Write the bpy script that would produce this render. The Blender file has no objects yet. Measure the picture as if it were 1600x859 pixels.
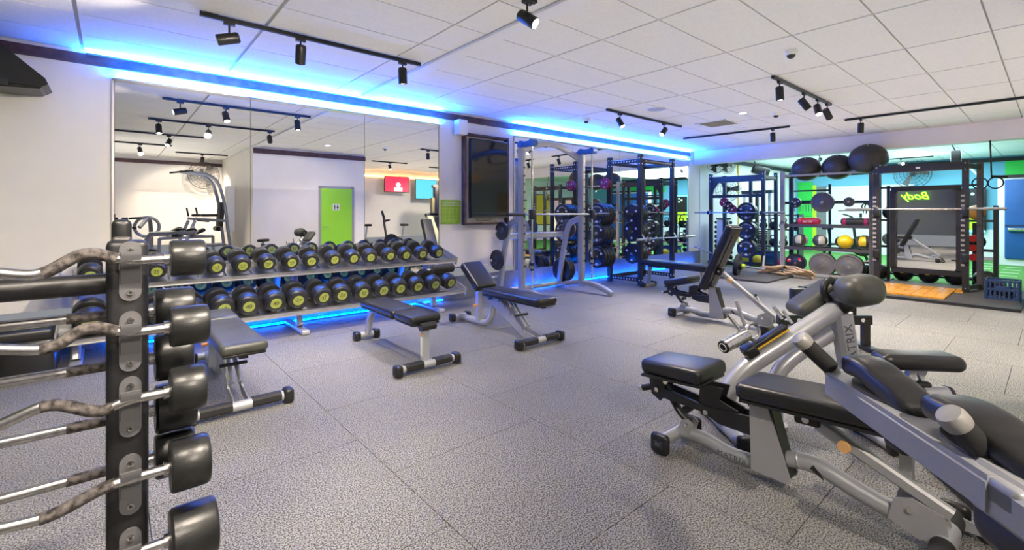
import bpy, math, random
from mathutils import Vector, Matrix, Euler
random.seed(7)
S = bpy.context.scene
C = S.collection
PI = math.pi
# ------------------------------------------------------------------ camera
cam_d = bpy.data.cameras.new('camera')
cam_d.sensor_width = 36.0
cam_d.lens = 729.0 / 1600.0 * 36.0
cam_d.shift_y = -97.5 / 1600.0
cam_d.clip_start = 0.05
cam = bpy.data.objects.new('camera', cam_d)
cam.location = (0, 0, 1.4)
cam.rotation_euler = (PI / 2, 0, -math.atan2(0.65101, 0.75907))
C.objects.link(cam)
S.camera = cam
# ------------------------------------------------------------------ world, exposure
W = bpy.data.worlds.new('world'); S.world = W; W.use_nodes = True
W.node_tree.nodes['Background'].inputs[0].default_value = (0.9, 0.93, 1.0, 1)
W.node_tree.nodes['Background'].inputs[1].default_value = 0.3
S.view_settings.view_transform = 'Standard'
S.view_settings.look = 'None'
S.view_settings.gamma = 1.0
S.view_settings.exposure = 0.0
# ------------------------------------------------------------------ added soft fill (area lights that belong to no fitting)
def area(name, loc, sx, sy, energy, col, rot=(0, 0, 0)):
    l = bpy.data.lights.new(name, 'AREA'); l.shape = 'RECTANGLE'; l.size = sx; l.size_y = sy
    l.energy = energy; l.color = col
    o = bpy.data.objects.new(name, l); o.location = loc; o.rotation_euler = rot; C.objects.link(o)
    return o
WARM = (1.0, 0.87, 0.72)
area('bounce_fill', (4.9, 2.6, 2.0), 9.0, 6.4, 66, (1.0, 0.94, 0.86), (PI, 0, 0))  # upward fills added to brighten ceiling and upper walls
area('bounce_fill', (9.8, 2.4, 2.0), 3.5, 5.0, 30, (1.0, 0.90, 0.78), (PI, 0, 0))
area('bounce_fill', (0.4, -2.0, 2.0), 3.5, 3.5, 42, (1.0, 0.95, 0.88), (PI, 0, 0))
area('bounce_fill', (8.6, -2.2, 2.0), 5.0, 3.2, 34, (1.0, 0.88, 0.74), (PI, 0, 0))
area('turf_zone_fill', (15.8, 3.2, 2.9), 5.0, 4.5, 480, (0.72, 0.93, 1.0))  # added fills without a fixture, brighten the turf zone
area('turf_zone_up_fill', (15.6, 3.4, 1.6), 5.5, 4.5, 150, (0.48, 0.80, 1.0), (PI, 0, 0))
# ------------------------------------------------------------------ mesh builder
def V(*a): return Vector(a)
class MB:
    def __init__(s): s.v = []; s.f = []
    def add(s, vs, fs):
        o = len(s.v); s.v.extend([tuple(v) for v in vs]); s.f.extend([tuple(i + o for i in f) for f in fs]); return s
    def box(s, c, d, rot=None):
        h = [x / 2 for x in d]; c = Vector(c)
        vs = [V(x * h[0], y * h[1], z * h[2]) for x in (-1, 1) for y in (-1, 1) for z in (-1, 1)]
        if rot is not None: vs = [rot @ v for v in vs]
        return s.add([v + c for v in vs], [(0, 1, 3, 2), (4, 6, 7, 5), (0, 4, 5, 1), (2, 3, 7, 6), (0, 2, 6, 4), (1, 5, 7, 3)])
    def rbox(s, c, d, r=0.02, rot=None, n=3, taper=None):
        """rounded box; taper = f(v)->v applied in the local frame"""
        c = Vector(c); h = [x / 2 for x in d]; r = min(r, min(h) * 0.999)
        def axis(a):
            k = [-a + r * (1 - math.cos(i / n * PI / 2)) for i in range(n)] + [-(a - r)]
            return k + [-x for x in reversed(k)]
        A = [axis(x) for x in h]
        def q(p):
            inn = V(*[max(-(h[i] - r), min(h[i] - r, p[i])) for i in range(3)])
            e = Vector(p) - inn
            w = inn + e.normalized() * r if e.length > 1e-9 else Vector(p)
            if taper: w = taper(w)
            if rot is not None: w = rot @ w
            return w + c
        for ax in range(3):
            u, v = (ax + 1) % 3, (ax + 2) % 3
            for sg in (-1, 1):
                vs = []; nu, nv = len(A[u]), len(A[v])
                for i in range(nu):
                    for j in range(nv):
                        p = [0, 0, 0]; p[ax] = sg * h[ax]; p[u] = A[u][i]; p[v] = A[v][j]; vs.append(q(p))
                fs = []
                for i in range(nu - 1):
                    for j in range(nv - 1):
                        a, b, cc, dd = i * nv + j, (i + 1) * nv + j, (i + 1) * nv + j + 1, i * nv + j + 1
                        fs.append((a, b, cc, dd) if sg > 0 else (a, dd, cc, b))
                s.add(vs, fs)
        return s
    def cyl(s, a, b, r, r2=None, n=16, cap=True):
        a = Vector(a); b = Vector(b); r2 = r if r2 is None else r2
        t = (b - a).normalized(); u = t.orthogonal().normalized(); w = t.cross(u)
        vs = []
        for p, q in ((a, r), (b, r2)):
            for i in range(n):
                g = 2 * PI * i / n; vs.append(p + (u * math.cos(g) + w * math.sin(g)) * q)
        fs = [(i, (i + 1) % n, n + (i + 1) % n, n + i) for i in range(n)]
        if cap: fs += [tuple(reversed(range(n))), tuple(range(n, 2 * n))]
        return s.add(vs, fs)
    def lathe(s, o, ax, prof, n=24, cap=True):
        o = Vector(o); t = Vector(ax).normalized(); u = t.orthogonal().normalized(); w = t.cross(u)
        vs = []
        for (r, h) in prof:
            for i in range(n):
                g = 2 * PI * i / n; vs.append(o + t * h + (u * math.cos(g) + w * math.sin(g)) * r)
        m = len(prof)
        fs = [(k * n + i, k * n + (i + 1) % n, (k + 1) * n + (i + 1) % n, (k + 1) * n + i) for k in range(m - 1) for i in range(n)]
        if cap: fs += [tuple(reversed(range(n))), tuple(range((m - 1) * n, m * n))]
        return s.add(vs, fs)
    def tube(s, pts, r, n=12, w=None, h=None, up=(0, 0, 1), cap=True):
        """round tube (r) or flat/oval bar (w across, h along up) along a path"""
        P = [Vector(p) for p in pts]; m = len(P); up = Vector(up)
        vs = []; pu = None
        for i in range(m):
            t = (P[min(i + 1, m - 1)] - P[max(i - 1, 0)]).normalized()
            if w is not None:
                a = t.cross(up).normalized(); b = a.cross(t).normalized()
                hw, hh = w / 2, h / 2; k = min(hw, hh) * 0.45
                ring = [(hw - k, hh), (hw, hh - k), (hw, -hh + k), (hw - k, -hh), (-hw + k, -hh), (-hw, -hh + k), (-hw, hh - k), (-hw + k, hh)]
                for x, y in ring: vs.append(P[i] + a * x + b * y)
                nn = 8
            else:
                if pu is None: a = t.orthogonal().normalized()
                else: a = (pu - t * pu.dot(t)).normalized()
                pu = a; b = t.cross(a)
                rr = r[i] if isinstance(r, (list, tuple)) else r
                for j in range(n):
                    g = 2 * PI * j / n; vs.append(P[i] + (a * math.cos(g) + b * math.sin(g)) * rr)
                nn = n
        fs = [(k * nn + i, k * nn + (i + 1) % nn, (k + 1) * nn + (i + 1) % nn, (k + 1) * nn + i) for k in range(m - 1) for i in range(nn)]
        if w is not None: fs = [tuple(reversed(f)) for f in fs]
        if cap:
            e0 = tuple(range(nn)); e1 = tuple(range((m - 1) * nn, m * nn))
            fs += ([e0, tuple(reversed(e1))] if w is not None else [tuple(reversed(e0)), e1])
        return s.add(vs, fs)
    def sphere(s, c, r, n=20, sc=(1, 1, 1)):
        c = Vector(c); m = n // 2; vs = [c + V(0, 0, r * sc[2])]
        for i in range(1, m):
            a = PI * i / m
            for j in range(n):
                b = 2 * PI * j / n
                vs.append(c + V(math.sin(a) * math.cos(b) * r * sc[0], math.sin(a) * math.sin(b) * r * sc[1], math.cos(a) * r * sc[2]))
        vs.append(c - V(0, 0, r * sc[2])); L = len(vs) - 1
        fs = [(0, 1 + j, 1 + (j + 1) % n) for j in range(n)]
        for i in range(m - 2):
            for j in range(n):
                a = 1 + i * n; fs.append((a + j, a + n + j, a + n + (j + 1) % n, a + (j + 1) % n))
        a = 1 + (m - 2) * n; fs += [(L, a + (j + 1) % n, a + j) for j in range(n)]
        return s.add(vs, fs)
    def torus(s, c, ax, R, r, n=32, m=8, a0=0, a1=2 * PI):
        c = Vector(c); t = Vector(ax).normalized(); u = t.orthogonal().normalized(); w = t.cross(u)
        full = abs(a1 - a0 - 2 * PI) < 1e-6; k = n if full else n + 1; vs = []
        for i in range(k):
            g = a0 + (a1 - a0) * i / n; d = u * math.cos(g) + w * math.sin(g)
            for j in range(m):
                q = 2 * PI * j / m; vs.append(c + d * (R + r * math.cos(q)) + t * r * math.sin(q))
        fs = []
        for i in range(n):
            i2 = (i + 1) % k
            for j in range(m): fs.append((i * m + j, i2 * m + j, i2 * m + (j + 1) % m, i * m + (j + 1) % m))
        return s.add(vs, fs)
    def prism(s, poly, ax, t0, t1):
        """polygon in the plane perpendicular to axis ax ('x','y','z'), extruded t0..t1. poly gives the other two coords in order"""
        def mk(p, t):
            return {'x': (t, p[0], p[1]), 'y': (p[0], t, p[1]), 'z': (p[0], p[1], t)}[ax]
        n = len(poly); vs = [mk(p, t0) for p in poly] + [mk(p, t1) for p in poly]
        fs = [tuple(reversed(range(n))), tuple(range(n, 2 * n))] + [(i, (i + 1) % n, n + (i + 1) % n, n + i) for i in range(n)]
        return s.add(vs, fs)
    def mesh(s, name, mat, smooth=True):
        me = bpy.data.meshes.new(name); me.from_pydata(s.v, [], s.f); me.materials.append(mat)
        me.polygons.foreach_set('use_smooth', [smooth] * len(me.polygons))
        me.validate()
        import bmesh
        bm = bmesh.new(); bm.from_mesh(me)
        bmesh.ops.remove_doubles(bm, verts=bm.verts, dist=1e-5)
        bmesh.ops.recalc_face_normals(bm, faces=bm.faces); bm.to_mesh(me); bm.free()
        me.set_sharp_from_angle(angle=math.radians(38)); me.update()
        return me
def R3(ax, ang): return Matrix.Rotation(ang, 3, ax)
def fil(pts, rad, seg=6):
    """round the inner corners of a polyline"""
    P = [Vector(p) for p in pts]; out = [P[0]]
    for i in range(1, len(P) - 1):
        a, b, c = P[i - 1], P[i], P[i + 1]
        d1 = (a - b); d2 = (c - b); k = min(rad, d1.length * .49, d2.length * .49)
        p1 = b + d1.normalized() * k; p2 = b + d2.normalized() * k
        for j in range(seg + 1):
            t = j / seg; out.append(p1 * (1 - t) ** 2 + b * 2 * t * (1 - t) + p2 * t * t)
    out.append(P[-1]); return out
# ------------------------------------------------------------------ objects
def props(o, label=None, cat=None, group=None, kind=None):
    if label: o['label'] = label
    if cat: o['category'] = cat
    if group: o['group'] = group
    if kind: o['kind'] = kind
    return o
def mk(name, mb, mat, parent=None, loc=None, rot=None):
    me = mb if isinstance(mb, bpy.types.Mesh) else mb.mesh(name, mat)
    o = bpy.data.objects.new(name, me); C.objects.link(o)
    if parent: o.parent = parent
    if loc: o.location = loc
    if rot: o.rotation_euler = rot
    return o
def thing(name, label, cat, loc=(0, 0, 0), rz=0, group=None):
    o = bpy.data.objects.new(name, None); C.objects.link(o); o.empty_display_size = 0.1
    o.location = loc; o.rotation_euler = (0, 0, rz); return props(o, label, cat, group)
def dup(o, parent=None, loc=None, rz=None, label=None, group=None):
    c = o.copy(); C.objects.link(c)
    if parent: c.parent = parent
    if loc is not None: c.location = loc
    if rz is not None: c.rotation_euler = (0, 0, rz)
    if label: c['label'] = label
    if group: c['group'] = group
    for ch in list(o.children): dup(ch, c)
    return c
def struct(name, mb, mat, parent=None):
    o = mk(name, mb, mat, parent)
    if not parent: o['kind'] = 'structure'
    return o
def text(name, body, size, mat, parent, loc, rot, ext=0.0006, sx=1.0, sp=1.0, font_shear=0.0, matrix=None, label=None, offset=0.0):
    cu = bpy.data.curves.new(name, 'FONT'); cu.body = body; cu.size = size; cu.extrude = ext
    cu.align_x = 'CENTER'; cu.align_y = 'CENTER'; cu.space_character = sp; cu.shear = font_shear; cu.offset = offset
    cu.resolution_u = 3
    t = bpy.data.objects.new(name, cu); C.objects.link(t)
    bpy.context.view_layer.update()
    me = bpy.data.meshes.new_from_object(t.evaluated_get(bpy.context.evaluated_depsgraph_get()))
    bpy.data.objects.remove(t); me.materials.clear(); me.materials.append(mat)
    o = bpy.data.objects.new(name, me); C.objects.link(o); o.parent = parent
    if matrix is not None: o.matrix_local = matrix
    else: o.location = loc; o.rotation_euler = rot; o.scale = (sx, 1, 1)
    if label: o['label'] = label
    return o
# ------------------------------------------------------------------ materials
def mat(name, col, rough=0.5, metal=0.0, noise=None, bump=None, emit=None, es=0, spec=None, clear=0, col2=None, fleck=None):
    m = bpy.data.materials.new(name); m.use_nodes = True; nt = m.node_tree; b = nt.nodes['Principled BSDF']
    b.inputs['Base Color'].default_value = (*col, 1); b.inputs['Roughness'].default_value = rough; b.inputs['Metallic'].default_value = metal
    if spec is not None: b.inputs['Specular IOR Level'].default_value = spec
    if clear: b.inputs['Coat Weight'].default_value = clear; b.inputs['Coat Roughness'].default_value = 0.15
    if emit: b.inputs['Emission Color'].default_value = (*emit, 1); b.inputs['Emission Strength'].default_value = es
    tc = nt.nodes.new('ShaderNodeTexCoord')
    if noise:      # (scale, detail, amount)
        n = nt.nodes.new('ShaderNodeTexNoise'); n.inputs['Scale'].default_value = noise[0]; n.inputs['Detail'].default_value = noise[1]
        nt.links.new(tc.outputs['Object'], n.inputs['Vector'])
        r = nt.nodes.new('ShaderNodeValToRGB'); a = noise[2]
        c2 = col2 or tuple(c * (1 - a) for c in col)
        r.color_ramp.elements[0].position = 0.35; r.color_ramp.elements[1].position = 0.65
        r.color_ramp.elements[0].color = (*c2, 1); r.color_ramp.elements[1].color = (*[min(1, c * (1 + a * .5)) for c in col], 1)
        nt.links.new(n.outputs['Fac'], r.inputs['Fac']); nt.links.new(r.outputs['Color'], b.inputs['Base Color'])
    if bump:       # (scale, strength)
        n2 = nt.nodes.new('ShaderNodeTexNoise'); n2.inputs['Scale'].default_value = bump[0]; n2.inputs['Detail'].default_value = 4
        nt.links.new(tc.outputs['Object'], n2.inputs['Vector'])
        bp = nt.nodes.new('ShaderNodeBump'); bp.inputs['Strength'].default_value = bump[1]; bp.inputs['Distance'].default_value = 0.002
        nt.links.new(n2.outputs['Fac'], bp.inputs['Height']); nt.links.new(bp.outputs['Normal'], b.inputs['Normal'])
    return m
M = {}
M['wall'] = mat('wall_paint', (0.80, 0.765, 0.71), 0.75, noise=(2.0, 3, 0.03), bump=(60, 0.08))
M['wall_dark'] = mat('dark_grey_wall', (0.10, 0.115, 0.12), 0.6)
M['tile_c'] = mat('ceiling_tile', (0.83, 0.815, 0.79), 0.85, noise=(40, 5, 0.04), bump=(220, 0.25))
M['tbar'] = mat('ceiling_grid', (0.50, 0.49, 0.47), 0.6)
M['white'] = mat('white_paint', (0.82, 0.81, 0.80), 0.5)
M['trim'] = mat('stained_wood_trim', (0.075, 0.03, 0.025), 0.45, noise=(9, 6, 0.5))
M['skirt'] = mat('grey_upstand', (0.20, 0.205, 0.22), 0.55, noise=(30, 3, 0.15))
M['mirror'] = mat('mirror_glass', (0.90, 0.91, 0.90), 0.0, 1.0)
M['alu'] = mat('satin_aluminium', (0.62, 0.62, 0.62), 0.32, 1.0)
M['black_p'] = mat('black_powder_coat', (0.012, 0.012, 0.014), 0.42, noise=(80, 2, 0.2))
M['black_m'] = mat('black_satin_metal', (0.016, 0.016, 0.018), 0.35, 0.3)
M['grey_p'] = mat('graphite_powder_coat', (0.085, 0.08, 0.078), 0.36, 0.35, noise=(30, 3, 0.15), bump=(150, .1))
M['grey_l'] = mat('pale_grey_powder_coat', (0.33, 0.32, 0.31), 0.45, 0.3)
M['silver_t'] = mat('blue_grey_powder_coat', (0.22, 0.24, 0.30), 0.4, 0.3)
M['blue_cover'] = mat('blue_lit_cover', (0.02, 0.10, 0.42), 0.35)  # blue covers, with the LED light on them put into the colour
M['bracket'] = mat('grey_hook_plate', (0.17, 0.17, 0.18), 0.40, 0.4)
M['silver'] = mat('silver_powder_coat', (0.42, 0.43, 0.455), 0.33, 0.35, noise=(400, 2, 0.06))
M['silver_d'] = mat('darker_silver_plate', (0.38, 0.385, 0.40), 0.42, 0.25, noise=(300, 2, 0.06))
M['chrome'] = mat('chrome', (0.78, 0.77, 0.76), 0.12, 1.0)
M['steel'] = mat('worn_steel', (0.55, 0.54, 0.54), 0.26, 1.0, noise=(60, 4, 0.25), bump=(200, .08))
M['knurl'] = mat('worn_knurled_steel', (0.20, 0.18, 0.17), 0.42, 0.85, noise=(55, 6, 0.75), bump=(900, 1.0))
M['vinyl'] = mat('black_vinyl', (0.012, 0.012, 0.013), 0.33, noise=(120, 3, 0.12), bump=(700, .12))
M['vinyl_w'] = mat('worn_black_vinyl', (0.055, 0.057, 0.046), 0.40, noise=(6, 4, 0.3), bump=(500, .15))
M['rubber'] = mat('black_rubber', (0.016, 0.0165, 0.017), 0.34, noise=(14, 5, 0.35), bump=(120, .25))
M['plast'] = mat('black_plastic', (0.011, 0.011, 0.012), 0.35)
M['foam'] = mat('black_grip', (0.014, 0.014, 0.014), 0.7, bump=(500, .3))
M['yellowgreen'] = mat('yellow_green_disc', (0.33, 0.38, 0.075), 0.45, noise=(60, 3, 0.2))
M['print_b'] = mat('black_print', (0.02, 0.02, 0.02), 0.5)
M['print_g'] = mat('grey_print', (0.10, 0.10, 0.11), 0.5)
M['print_w'] = mat('white_print', (0.75, 0.75, 0.72), 0.5)
M['orange'] = mat('orange_plastic', (0.85, 0.32, 0.05), 0.4)
M['tan'] = mat('tan_plastic', (0.72, 0.40, 0.14), 0.4)
M['yel'] = mat('yellow_strip', (0.80, 0.50, 0.03), 0.4)
M['notice'] = mat('green_notice', (0.26, 0.42, 0.012), 0.5, noise=(12, 2, 0.12))
M['notice_l'] = mat('pale_green_print', (0.50, 0.66, 0.15), 0.5)
M['green'] = mat('lime_door_paint', (0.27, 0.60, 0.01), 0.45)
M['green2'] = mat('green_wall_panel', (0.03, 0.60, 0.08), 0.5)
M['lime'] = mat('lime_paint', (0.55, 0.80, 0.02), 0.5)
M['cyan'] = mat('cyan_wall_paint', (0.16, 0.46, 0.66), 0.6)
M['pale'] = mat('pale_wall_panel', (0.74, 0.76, 0.79), 0.5)
M['bluemat'] = mat('blue_board', (0.012, 0.09, 0.33), 0.5, noise=(3, 2, 0.1))
M['screen'] = mat('tv_glass', (0.006, 0.006, 0.007), 0.06, clear=0.5)
M['wood'] = mat('golden_oak_deck', (0.66, 0.29, 0.025), 0.26, noise=(5, 4, 0.22))
M['matb'] = mat('black_rubber_mat', (0.05, 0.046, 0.042), 0.7, noise=(150, 3, 0.4))
M['yball'] = mat('yellow_ball_vinyl', (0.85, 0.58, 0.01), 0.4)
M['gball'] = mat('grey_ball_vinyl', (0.42, 0.42, 0.41), 0.45)
M['red'] = mat('red_vinyl', (0.62, 0.02, 0.015), 0.4)
M['pink'] = mat('magenta_vinyl', (0.62, 0.03, 0.16), 0.4)
M['plred'] = mat('dark_red_urethane', (0.30, 0.010, 0.045), 0.4)
M['jump'] = mat('jute_rope', (0.45, 0.32, 0.19), 0.8, noise=(60, 4, .4))
M['crate'] = mat('navy_crate_plastic', (0.02, 0.045, 0.13), 0.4)
M['iron'] = mat('cast_iron_grey', (0.10, 0.095, 0.088), 0.5, noise=(60, 4, 0.3))
M['led'] = mat('blue_led_strip', (0, 0, 0), 0.5, emit=(0.012, 0.15, 1.0), es=1250)
M['led_f'] = mat('blue_led_strip_floor', (0, 0, 0), 0.5, emit=(0.0, 0.11, 1.0), es=150)
M['led_a'] = mat('amber_led_strip', (0, 0, 0), 0.5, emit=(1.0, 0.50, 0.12), es=25)
M['lens'] = mat('lamp_lens', (1, 1, 1), 0.5, emit=(1.0, 0.93, 0.8), es=14)
M['lens_h'] = mat('bright_lamp_lens', (1, 1, 1), 0.5, emit=(1.0, 0.93, 0.8), es=300)
M['neon'] = mat('green_neon', (0, 0, 0), 0.5, emit=(0.25, 1.0, 0.02), es=6)
M['tvpic_r'] = mat('tv_picture_red', (0, 0, 0), 0.5, emit=(0.75, 0.03, 0.08), es=1.6)
M['tvpic_w'] = mat('tv_picture_white', (0, 0, 0), 0.5, emit=(0.8, 0.75, 0.8), es=1.5)
M['tvpic_c'] = mat('tv_picture_cyan', (0, 0, 0), 0.5, emit=(0.1, 0.6, 0.8), es=1.5)
def floor_mat():
    m = bpy.data.materials.new('flecked_rubber_floor'); m.use_nodes = True; nt = m.node_tree; b = nt.nodes['Principled BSDF']
    tc = nt.nodes.new('ShaderNodeTexCoord'); ge = nt.nodes.new('ShaderNodeNewGeometry')
    n = nt.nodes.new('ShaderNodeTexNoise'); n.inputs['Scale'].default_value = 135; n.inputs['Detail'].default_value = 3; n.inputs['Roughness'].default_value = .6
    nt.links.new(ge.outputs['Position'], n.inputs['Vector'])
    r = nt.nodes.new('ShaderNodeValToRGB'); e = r.color_ramp.elements
    e[0].position = 0.465; e[0].color = (0.035, 0.034, 0.033, 1); e[1].position = 0.53; e[1].color = (0.30, 0.295, 0.278, 1)
    nt.links.new(n.outputs['Fac'], r.inputs['Fac'])
    n2 = nt.nodes.new('ShaderNodeTexNoise'); n2.inputs['Scale'].default_value = 0.9; n2.inputs['Detail'].default_value = 5
    nt.links.new(ge.outputs['Position'], n2.inputs['Vector'])
    mr = nt.nodes.new('ShaderNodeMapRange'); mr.inputs[1].default_value = .3; mr.inputs[2].default_value = .7; mr.inputs[3].default_value = .86; mr.inputs[4].default_value = 1.1
    nt.links.new(n2.outputs['Fac'], mr.inputs[0])
    mx = nt.nodes.new('ShaderNodeVectorMath'); mx.operation = 'SCALE'
    nt.links.new(r.outputs['Color'], mx.inputs[0]); nt.links.new(mr.outputs[0], mx.inputs['Scale'])
    nt.links.new(mx.outputs[0], b.inputs['Base Color'])
    b.inputs['Roughness'].default_value = 0.62
    bp = nt.nodes.new('ShaderNodeBump'); bp.inputs['Strength'].default_value = .10; bp.inputs['Distance'].default_value = .001
    nt.links.new(n.outputs['Fac'], bp.inputs['Height']); nt.links.new(bp.outputs['Normal'], b.inputs['Normal'])
    return m
M['floor'] = floor_mat()
M['ballskin'] = mat('matte_ball_rubber', (0.035, 0.032, 0.033), 0.45, noise=(8, 3, .2))
M['turf'] = mat('green_turf', (0.07, 0.25, 0.04), 0.9, noise=(300, 3, 0.35), bump=(400, 1.0))
# ------------------------------------------------------------------ room shell
WY = 6.4; CZ = 3.04; X0 = -2.5; X1 = 19.5; YB = -4.4
struct('floor', MB().box(((X0 + 12.33) / 2, 1, -.02), (12.33 - X0, 10.8, .02)), M['print_b'])
fl = bpy.data.objects['floor']
tm = MB().prism([(-.5080, -.5130), (.5080, -.5130), (.5080, .5130), (-.5080, .5130)], 'z', -.006, .006).mesh('tile', M['floor'], False)
for i in range(-3, 12):
    xc = 0.13 + 1.02 * i + .51
    ph = 2.8 if i % 2 == 0 else 2.32
    for k in range(-8, 5):
        y0 = ph + 1.03 * k; y1 = y0 + 1.03
        if y1 < YB + .1 or y0 > WY - .1: continue
        o = mk('tile', tm, None, fl, (xc, (y0 + y1) / 2, -.006))
        if y0 < YB or y1 > WY:
            a = max(y0, YB); b = min(y1, WY); o.scale = (1, (b - a) / 1.03, 1); o.location.y = (a + b) / 2
        if xc - .51 < X0: o.scale.x = (xc + .51 - X0) / 1.02; o.location.x = (X0 + xc + .51) / 2
struct('floor_turf', MB().box(((12.34 + X1) / 2, 1, -.01), (X1 - 12.34, 10.8, .02)), M['turf'])
for i in range(6):
    for j in (0, 1):
        mk('turf_mark', MB().box((14.2 + i * .8, 0.7 + j * .5, .002), (.05, .3, .004)), M['print_w'], bpy.data.objects['floor_turf'])
struct('ceiling', MB().box(((X0 + 12.0) / 2, 1, CZ + .06), (12.0 - X0, 10.8, .08)), M['tbar'])
ce = bpy.data.objects['ceiling']
cm = MB().box((0, 0, 0), (1.222, .594, .02)).mesh('tile', M['tile_c'], False)
for i in range(-5, 7):
    a = 3.53 + 1.252 * i; b = a + 1.252
    a2 = max(a, X0); b2 = min(b, 12.0)
    if b2 - a2 < .1: continue
    for j in range(-11, 8):
        y0 = 2.2 + .6075 * j; y1 = min(y0 + .6075, WY); y0 = max(y0, YB)
        if y1 - y0 < .08: continue
        segs = [(a2, b2)]
        if a2 < 2.65 < b2: segs = [(a2, 2.62), (2.78, b2)]
        for (p, q) in segs:
            if q - p < .08: continue
            o = mk('tile', cm, None, ce, ((p + q) / 2, (y0 + y1) / 2, CZ + .01)); o.scale = ((q - p) / 1.252, (y1 - y0) / .6075, 1)
struct('trim_1', MB().box((2.70, 1.0, CZ - .012), (.15, 10.8, .03)), M['white'])
# ceiling of the turf zone: tiles joined
mb = MB()
for i in range(6):
    for j in range(18):
        y0 = YB + .6 * j; mb.box((12.3 + 1.2 * i + .6, y0 + .3, CZ), (1.175, .585, .02))
t2 = struct('ceiling_turf_zone', MB().box(((12.3 + X1) / 2, 1, CZ + .05), (X1 - 12.3, 10.8, .08)), M['tbar'])
o = mk('tile', mb, M['tile_c'], t2); o['kind'] = 'stuff'
struct('ceiling_bulkhead', MB().box((12.15, 1, 2.88), (.3, 10.8, .36)), M['wall'])
# left wall with upstand
struct('wall_left', MB().box(((X0 + X1) / 2, WY + .06, 2.0), (X1 - X0, .12, 3.1)), M['wall'])
struct('wall_rear', MB().box((X0 - .06, 1, 2.0), (.12, 10.8, 3.1)), M['wall_dark'])
struct('wall_opposite', MB().box(((X0 + X1) / 2, YB - .06, 2.0), (X1 - X0, .12, 3.1)), M['wall'])
struct('wall_far', MB().box((X1 + .06, 1, 2.0), (.12, 10.8, 3.1)), M['cyan'])
# wash-room block the camera stands beside
struct('wall_block', MB().box((4.07, (YB - .12) / 2, 2.0), (2.86, -.12 - YB, 3.1)), M['wall'])
struct('baseboard_left', MB().box(((X0 + 12.3) / 2, WY - .012, .18), (12.3 - X0, .024, .36)), M['skirt'])
# stained timber trim along the left wall
struct('trim_2', MB().box(((X0 + 11.75) / 2, WY - .018, 2.95), (11.75 - X0, .036, .10)), M['trim'])
struct('trim_4', MB().box((15.9, WY - .03, 2.93), (6.9, .05, .11)), M['black_p'])
struct('trim_5', MB().box((X1 - .03, 1.4, 2.93), (.05, 9.5, .11)), M['black_p'])
struct('trim_6', MB().box((0.1, YB + .03, 2.88), (5.1, .05, .10)), M['trim'])
struct('trim_7', MB().box((4.07, -.09, 2.93), (2.86, .05, .12)), M['trim'])
# LED strips (visible lit strips)
def led(x0, x1, y, z, h, m, lab, d=.014):
    t = thing('led_strip', lab, 'led strip', ((x0 + x1) / 2, y, z))
    mk('diodes', MB().box((0, 0, h / 2), (x1 - x0, d, h)), m, t)
    mk('channel', MB().box((0, 0, -.003), (x1 - x0, d + .008, .006)), M['alu'], t); return t
led(-.2, 3.95, WY - .060, 3.006, .002, M['led'], 'blue LED strip above the timber trim over the wide mirror', .03)
led(5.5, 11.7, WY - .060, 3.006, .002, M['led'], 'blue LED strip above the timber trim over the far mirror', .03)
led(.03, 3.94, WY - .060, 2.798, .002, M['led'], 'blue LED strip on the top edge of the wide mirror', .03)
led(5.53, 11.66, WY - .060, 2.798, .002, M['led'], 'blue LED strip on the top edge of the far mirror', .03)
for a_, b_ in ((.0, 3.96), (5.52, 11.68)):
    o_ = struct('trim_3', MB().box(((a_ + b_) / 2, WY - .04, 2.785), (b_ - a_, .08, .012)), M['alu'])
led(.0, 3.95, WY - .11, .02, .012, M['led_f'], 'blue LED strip at the floor below the dumbbell rack')
led(5.55, 11.9, WY - .11, .02, .012, M['led_f'], 'blue LED strip at the floor behind the smith machine')
led(5.6, 11.9, YB + .05, 2.80, .03, M['led_a'], 'amber LED strip high on the opposite wall by the bikes')
# mirrors
def mirror(label, xs, z0, z1, grp=None):
    t = thing('wall_mirror', label, 'mirror', (xs[0], WY, z0))
    for a, b in zip(xs, xs[1:]):
        mk('mirror_panel', MB().box(((a + b) / 2 - xs[0], -.012, (z1 - z0) / 2), (b - a - .005, .008, z1 - z0)), M['mirror'], t)
    L = xs[-1] - xs[0]
    mk('backing', MB().box((L / 2, -.004, (z1 - z0) / 2), (L + .01, .008, z1 - z0 + .01)), M['print_b'], t)
    mk('edge_trim', MB().box((-.012, -.012, (z1 - z0) / 2), (.02, .024, z1 - z0)), M['alu'], t)
    mk('edge_trim', MB().box((L + .012, -.012, (z1 - z0) / 2), (.02, .024, z1 - z0)), M['alu'], t)
    mk('edge_trim', MB().box((L / 2, -.012, z1 - z0 + .008), (L + .04, .024, .014)), M['alu'], t)
    return t
mirror('wide three panel wall mirror behind the dumbbell rack', [.02, 1.28, 2.72, 3.94], .36, 2.78)
mirror('wall mirror behind the smith machine and blue lit racks', [5.54, 7.10, 8.65, 10.20, 11.66], .36, 2.78)
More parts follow.
